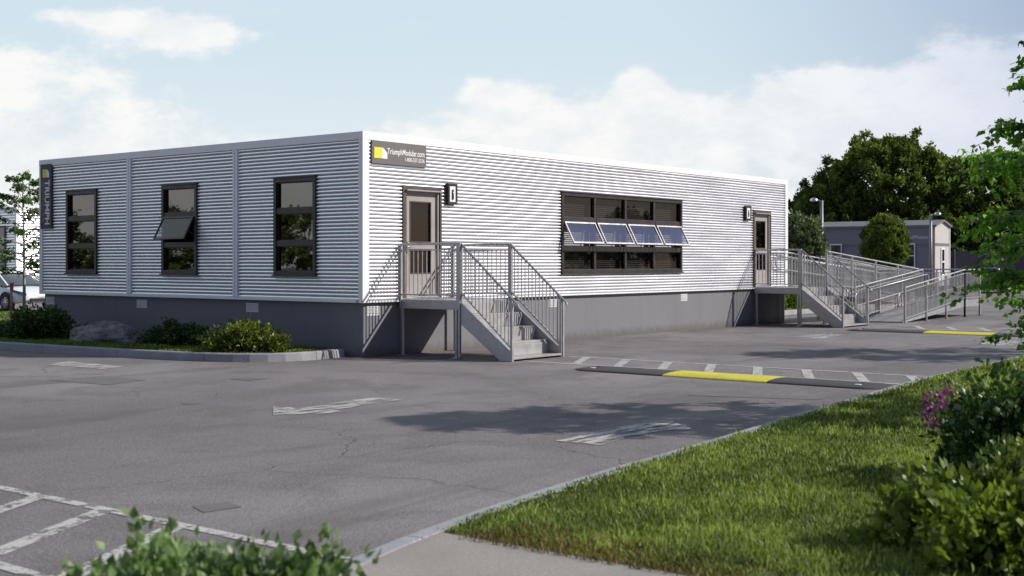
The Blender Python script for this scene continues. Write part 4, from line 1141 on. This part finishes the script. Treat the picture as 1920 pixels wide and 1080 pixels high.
# ------------------------------------------------------------------ background buildings, fence, lamps
bb = empty('modular_building', (16.2, 39.4, 0), label='white corrugated modular building in the distance behind the white car', cat='building')
mb = MB()
zs = np.arange(0.95, 4.25, 0.0165)
rows1 = [[(0, -0.03*abs(math.sin(PI*z/0.132)), z), (14, -0.03*abs(math.sin(PI*z/0.132)), z)] for z in zs]
rows2 = [[(-0.03*abs(math.sin(PI*z/0.132)), 0, z), (-0.03*abs(math.sin(PI*z/0.132)), 12, z)] for z in zs]
mb.grid(rows1); mb.grid(rows2); mb.build('siding', M['siding'], bb, fix=False)
MB().box((0.02, 0.02, 0), (14, 12, 0.95)).build('skirting', M['skirt'], bb)
MB().box((-0.05, -0.05, 4.24), (14, 12, 4.38)).build('fascia', M['trim'], bb)
MB().box((-0.05, -0.05, 0.9), (0.10, 0.05, 4.238)).build('corner_post', M['trim'], bb)
w_ = MB().box((-0.06, 0.9, 1.5), (-0.0, 1.9, 3.5)).build('window', M['bronze'], bb)
MB().box((-0.07, 1.0, 1.6), (-0.062, 1.8, 3.4)).build('pane', M['carglass'], w_)

tr = empty('site_trailer', (45.3, 5.7, 0), label='blue grey site office trailer with gable end coloured as sunlit, beyond the round tree', cat='trailer')
TL, TW, TH = 13.5, 2.1, 3.50
MB().box((0, 0.02, 0.55), (TW, TL, TH)).build('wall', M['trailer'], tr)
MB().box((0.15, 0.25, 0.0), (TW-0.15, TL, 0.55)).build('skirting', M['fence'], tr)
m_ = MB().extr([(0.0, 0.55), (TW, 0.55), (TW, TH), (TW/2, TH+0.26), (0.0, TH)], 'y', -0.03, 0.015); m_.build('gable_wall', M['trailend'], tr)
m_ = MB().box((0.0, -0.05, 2.55), (TW, -0.032, 2.68)); m_.build('trim_band', M['roofgrey'], tr)
m_ = MB().extr([(-0.12, TH-0.02), (TW/2, TH+0.27), (TW+0.10, TH-0.02), (TW+0.10, TH+0.08), (TW/2, TH+0.36), (-0.12, TH+0.08)], 'y', -0.15, TL+0.1); m_.build('roof', M['roofgrey'], tr)
MB().box((-0.03, 0.0, 2.55), (-0.002, TL, 2.66)).build('trim_band', M['roofgrey'], tr)
MB().box((-0.035, -0.05, 0.55), (0.03, 0.06, TH-0.03)).build('corner_trim', M['stakewood'], tr)
MB().box((TW-0.05, -0.06, 0.55), (TW+0.04, 0.05, TH-0.03)).build('corner_trim', M['trim'], tr)
for yy in (0.93, 4.78, 8.4):
    w_ = MB().box((-0.06, yy, 1.45), (-0.031, yy+0.66, 2.68)).build('window', M['trim'], tr)
    MB().box((-0.075, yy+0.06, 1.52), (-0.062, yy+0.60, 2.03)).build('pane', M['carglass'], w_); MB().box((-0.075, yy+0.06, 2.09), (-0.062, yy+0.60, 2.61)).build('pane', M['carglass'], w_)
w_ = MB().box((TW/2-0.22, -0.07, 1.05), (TW/2+0.28, -0.033, 2.45)).build('window', M['trim'], tr)
MB().box((TW/2-0.12, -0.085, 1.15), (TW/2+0.18, -0.072, 1.72)).build('pane', M['carglass'], w_); MB().box((TW/2-0.12, -0.085, 1.80), (TW/2+0.18, -0.072, 2.36)).build('pane', M['carglass'], w_)
text_mesh('lettering', 'TriumphModular', M['trim'], 0.24, (-0.035, 1.75, 2.90), (PI/2, 0, -PI/2), tr, width=1.5)

fn = empty('panel_fence', (53, 17, 0), label='tall dark panel fence behind the taupe car, in front of the trees', cat='fence')
F0 = Vector((57.0, 13.5)); F1 = Vector((68.0, 0.5)); nf = 7
for i in range(nf):
    a = F0.lerp(F1, i/nf)-Vector((53, 17)); b = F0.lerp(F1, (i+1)/nf)-Vector((53, 17))
    m_ = MB(); 
    for j in range(14):
        p = a.lerp(b, j/14+0.003); q = a.lerp(b, (j+1)/14-0.003); m_.bar((p.x, p.y, 1.25), (q.x, q.y, 1.25), 0.03, 2.3)
    m_.build('panel', M['fence'], fn)
    MB().box((a.x-0.06, a.y-0.06, 0), (a.x+0.06, a.y+0.06, 2.5)).build('post', M['fence'], fn)

def street_lamp(loc, h, side, label):
    r = empty('street_lamp', loc, label=label, cat='street lamp', group='grey lamp posts beyond the ramp')
    MB().tube([(0, 0, 0), (0, 0, h)], 0.09, 10, 0.065).build('pole', M['post'], r, smooth=True)
    MB().tube([(0, 0, 0), (0, 0, 0.25)], 0.14, 10).build('base', M['post'], r)
    c = (side*0.6187*0.32, -side*0.7856*0.32)
    m_ = MB().tube([(0, 0, h-0.05), (c[0]*0.6, c[1]*0.6, h-0.02)], 0.04, 6); m_.build('arm', M['post'], r)
    m_ = MB().lathe([(0.0, 0.10), (0.09, 0.09), (0.155, 0.04), (0.17, -0.02), (0.15, -0.05), (0.0, -0.055)], (c[0], c[1], h), 14); m_.build('lamp_head', M['chrome'], r, smooth=True)
street_lamp((32.47, 5.8, 0), 4.30, -1, 'grey lamp post beside the pale shrub, head turned left')
street_lamp((41.21, 4.4, 0), 3.95, 1, 'grey lamp post in front of the trailer end, head turned right')

# ------------------------------------------------------------------ boulder, stake
def boulder():
    import bmesh
    bm = bmesh.new(); bmesh.ops.create_icosphere(bm, subdivisions=5, radius=1)
    for v in bm.verts:
        p = v.co.copy()
        n = mn.fractal(p*1.3+Vector((4, 1, 2)), 1.0, 2.0, 5); rg = mn.ridged_multi_fractal(p*1.6, 1.0, 2.1, 4, 1.0, 2.0)
        k = 1+0.22*n-0.06*rg
        # facet by quantised planes
        v.co = Vector((p.x*0.55*k, p.y*1.08*k, max(-0.1, (p.z*0.40+0.02*p.y)*k)))
    me = bpy.data.meshes.new('boulder'); bm.to_mesh(me); bm.free(); me.materials.append(M['rock'])
    o = bpy.data.objects.new('boulder', me); link(o); o.location = (-1.30, 5.95, 0.15); o.rotation_euler = (0.06, 0, 0.1)
    tag(o, 'large low grey boulder on the planting bed before the shaded wall', 'boulder')
boulder()
stk = empty('marker_stake', (0.4, 12.6, 0.13), label='slim wooden marker stake with pink tape before the white car', cat='stake')
MB().bar((0, 0, 0), (0.03, 0, 1.08), 0.045).build('stake', M['stakewood'], stk)
m_ = MB().tube([(0.028, 0, 0.92), (0.032, 0, 1.10)], 0.045, 6); m_.bar((0.03, 0.03, 1.05), (0.08, 0.16, 1.12), 0.01, 0.05); m_.bar((0.03, -0.03, 1.05), (0.0, -0.15, 1.10), 0.01, 0.05)
m_.build('tape', M['pink'], stk)

# ------------------------------------------------------------------ plants
sapling('young_tree', (1.7, 14.2, 0.13), 4.0, 0.98, 1.6, 30, 16, 14, 0.07, M['L_birch'], 'slender young tree left of the building, before the white car', seed=1, trunk_r=0.05)
sapling('young_tree', (-0.95, 13.6, 0.13), 3.4, 0.75, 1.5, 20, 10, 9, 0.075, M['L_birch'], 'leafy young tree at the far left edge beside the stake', seed=5, trunk_r=0.03)
shrub('dark_shrub', (-1.55, 8.1, 0.13), 0.70, 0.90, 0.58, 260, 30, 0.085, M['L_deep'], 'dark leafy shrub at the left end of the planting bed', seed=2)
shrub('dark_shrub', (-1.9, 10.0, 0.13), 0.5, 0.6, 0.32, 160, 26, 0.085, M['L_deep'], 'small dark shrub behind the larger one at the far left', seed=12)
shrub('low_shrub', (-1.05, 4.05, 0.13), 0.5, 0.85, 0.38, 240, 30, 0.06, M['L_deep'], 'low dark green shrub between boulder and yellow green shrub', seed=3)
shrub('low_shrub', (-1.42, 1.55, 0.13), 0.58, 0.86, 0.48, 280, 28, 0.075, M['L_corner'], 'sunlit yellow green shrub in the planting bed near the building corner', seed=4, up=0.35)
shrub('low_shrub', (-1.25, 7.0, 0.13), 0.30, 0.4, 0.26, 100, 22, 0.06, M['L_deep'], 'tiny dark shrub at the left foot of the boulder', seed=14)

# right side bed, near the camera
shrub('leafy_shrub', (-9.05, -14.2, 0.12), 0.72, 0.72, 0.42, 460, 26, 0.072, M['L_yel'], 'broad yellow green shrub on the lawn at the lower right', seed=6, up=0.45, wid=0.34)
fl = [(-0.50+0.05*math.sin(i*2.1), 0.62-0.11*math.cos(i*1.7), 0.50+0.085*math.sin(i*3.3)) for i in range(7)]
shrub('flowering_shrub', (-6.6, -13.72, 0.12), 0.80, 0.80, 0.78, 620, 28, 0.06, M['L_deep'], 'tall dark green shrub with purple blossom on the lawn at right', seed=7, up=0.4, wid=0.36,
      flowers=([(-0.30, 0.80, 0.52), (-0.26, 0.84, 0.60), (-0.34, 0.72, 0.63), (-0.28, 0.78, 0.40), (-0.22, 0.86, 0.45), (-0.33, 0.70, 0.56), (-0.36, 0.64, 0.66)], 34, 0.034))
shrub('leafy_shrub', (-8.05, -14.05, 0.12), 0.45, 0.45, 0.42, 200, 24, 0.06, M['L_deep'], 'dark green shrub between the yellow green and the flowering shrubs', seed=8)
shrub('foreground_shrub', (-13.38, -12.51, 0.115), 0.72, 0.72, 0.50, 680, 30, 0.052, M['L_front'], 'blurred green shrub closest to the camera at the bottom edge', seed=9, up=0.7, wid=0.33, zmin=0.0)

# street trees along the kerb (the first reaches into the picture, the others shade the lot)
sapling('street_tree', (-1.28, -13.18, 0.12), 5.0, 1.62, 0.9, 54, 34, 17, 0.085, M['L_road'], 'bright green young tree on the lawn at the right edge of the picture', seed=21, trunk_r=0.06, group=None)
sapling('street_tree', (10.8, -12.7, 0.12), 5.8, 2.1, 1.3, 46, 26, 15, 0.10, M['L_road'], 'green young tree by the kerb beyond the right edge', seed=22, trunk_r=0.06)

# beyond the ramp
big_tree('pale_shrub', (25.6, 3.45, 0.14), 1.05, 1.05, 1.95, 1.55, 300, 80, 0.11, M['L_shrub'], 'tall pale green shrub just right of the building end', seed=31, cr=(0.14, 0.3), trunk_r=0.07, cat='shrub')
for i, (x, y, h) in enumerate([(22.2, 3.0, 0.62), (23.6, 3.1, 0.7), (21.0, 3.3, 0.5)]):
    shrub('low_shrub', (x, y, 0.14), 0.7, 0.5, h, 160, 22, 0.10, M['L_yel'], ['low bright shrub under the far landing, middle of three', 'low bright shrub nearest the tall pale shrub', 'low bright shrub nearest the end of the building'][i], seed=40+i)
big_tree('round_tree', (37.0, 4.9, 0), 1.18, 1.18, 2.55, 1.45, 420, 90, 0.10, M['L_round'], 'round clipped green tree in front of the trailer', seed=51, cr=(0.12, 0.24), trunk_r=0.10)
TB = [('big_tree', (67.5, 16.6, 0), 5.6, 5.2, 6.0, 4.9, 'tallest dark leafy tree behind the trailer'),
      ('big_tree', (64.5, 19.6, 0), 3.4, 3.4, 4.2, 3.6, 'dark leafy tree at the left end of the tree row behind the trailer'),
      ('big_tree', (69.8, 11.6, 0), 4.8, 4.8, 5.2, 4.2, 'dark leafy tree behind the fence, right of the tallest one'),
      ('big_tree', (74.0, 3.4, 0), 5.0, 4.6, 4.6, 4.2, 'dark leafy tree behind the taupe car at the right'),
      ('big_tree', (74.5, -4.5, 0), 5.0, 5.0, 5.0, 4.6, 'dark leafy tree at the right end of the tree row')]
for i, (n_, l_, rx, ry, zc, rz, lab) in enumerate(TB):
    big_tree(n_, l_, rx, ry, zc, rz, 600, 150, 0.23, M['L_dark'], lab, seed=60+i, group='dark trees behind the trailer', cr=(0.10, 0.20))
    # undergrowth
for i, (x, y) in enumerate([(63.0, 18.0), (65.5, 13.0), (71.5, 6.5), (68.5, 9.5)]):
    big_tree('undergrowth_bush', (x, y, 0), 3.8, 3.8, 2.8, 2.9, 150, 150, 0.24, M['L_dark'], ['dark bush under the trees straight behind the trailer', 'dark bush under the trees behind the trailer end', 'dark bush behind the fence at right', 'dark bush behind the left end of the fence'][i], seed=80+i, cr=(0.2, 0.34), trunk_r=0.06, cat='bush')
# trees that stand outside the picture and show only in the windows
protoW = big_tree('garden_tree', (38, -19, 0), 2.0, 2.0, 2.9, 1.7, 90, 70, 0.17, M['L_dark'], 'leafy tree across the lot, mirrored in the windows', seed=95, group='trees across the lot mirrored in the windows', cr=(0.2, 0.36), trunk_r=0.1)
for (x, y, s) in [(46, -26, 0.85), (31, -22, 0.6), (54, -20, 0.95), (64, -30, 1.1), (27, -15, 0.5), (-13, 24, 0.7), (-20, 33, 1.0), (-17, 40, 1.15), (-26, 30, 1.0), (-11, 31, 0.55), (-15, 29, 0.5), (-22, 42, 0.7), (-13, 44, 0.6), (-9, 38, 0.6)]:
    c = copy_tree(protoW); c.location = (x, y, 0); c.scale = (s*1.2, s*1.2, s); c.rotation_euler.z = x

# ------------------------------------------------------------------ grass
gp = [(-10.55, -16.0), (6.0, -13.5)] + list(reversed([p for p in offset_line(inner, 0.03) if -10.55 <= p[0] <= 14]))
gp2 = [(-10.6, -16.2), (16.0, -11.5)] + list(reversed([p for p in offset_line(lot_edge, 0.035) if -10.6 <= p[0] <= 16]))
grass('lawn_grass', gp2, 0.115, 4300, 0.045, 'long uneven green grass of the lawn at lower right', M['grass'], ref=7.5, seed=1)
grass('dry_grass', [(-10.66, -13.2), (-10.2, -13.2), (-10.1, -11.5), (-10.7, -11.5)], 0.11, 2600, 0.05, 'brownish dry grass along the footpath edge', M['gdry'], ref=8, seed=2)
grass('straw', gp2, 0.115, 330, 0.036, 'dry straw blades scattered through the lawn', M['gdry'], ref=8, seed=6)
grass('island_grass', isl_grass_poly, 0.13, 1400, 0.05, 'short grass of the planting bed before the shaded wall', M['grass'], ref=16, seed=3, wmul=2.0, lo=0.0, hi=0.75)
grass('planting_grass', rpoly, 0.13, 300, 0.08, 'grass of the planting bed beyond the ramp', M['grass'], ref=25, seed=4, wmul=4.0, lo=0.2)
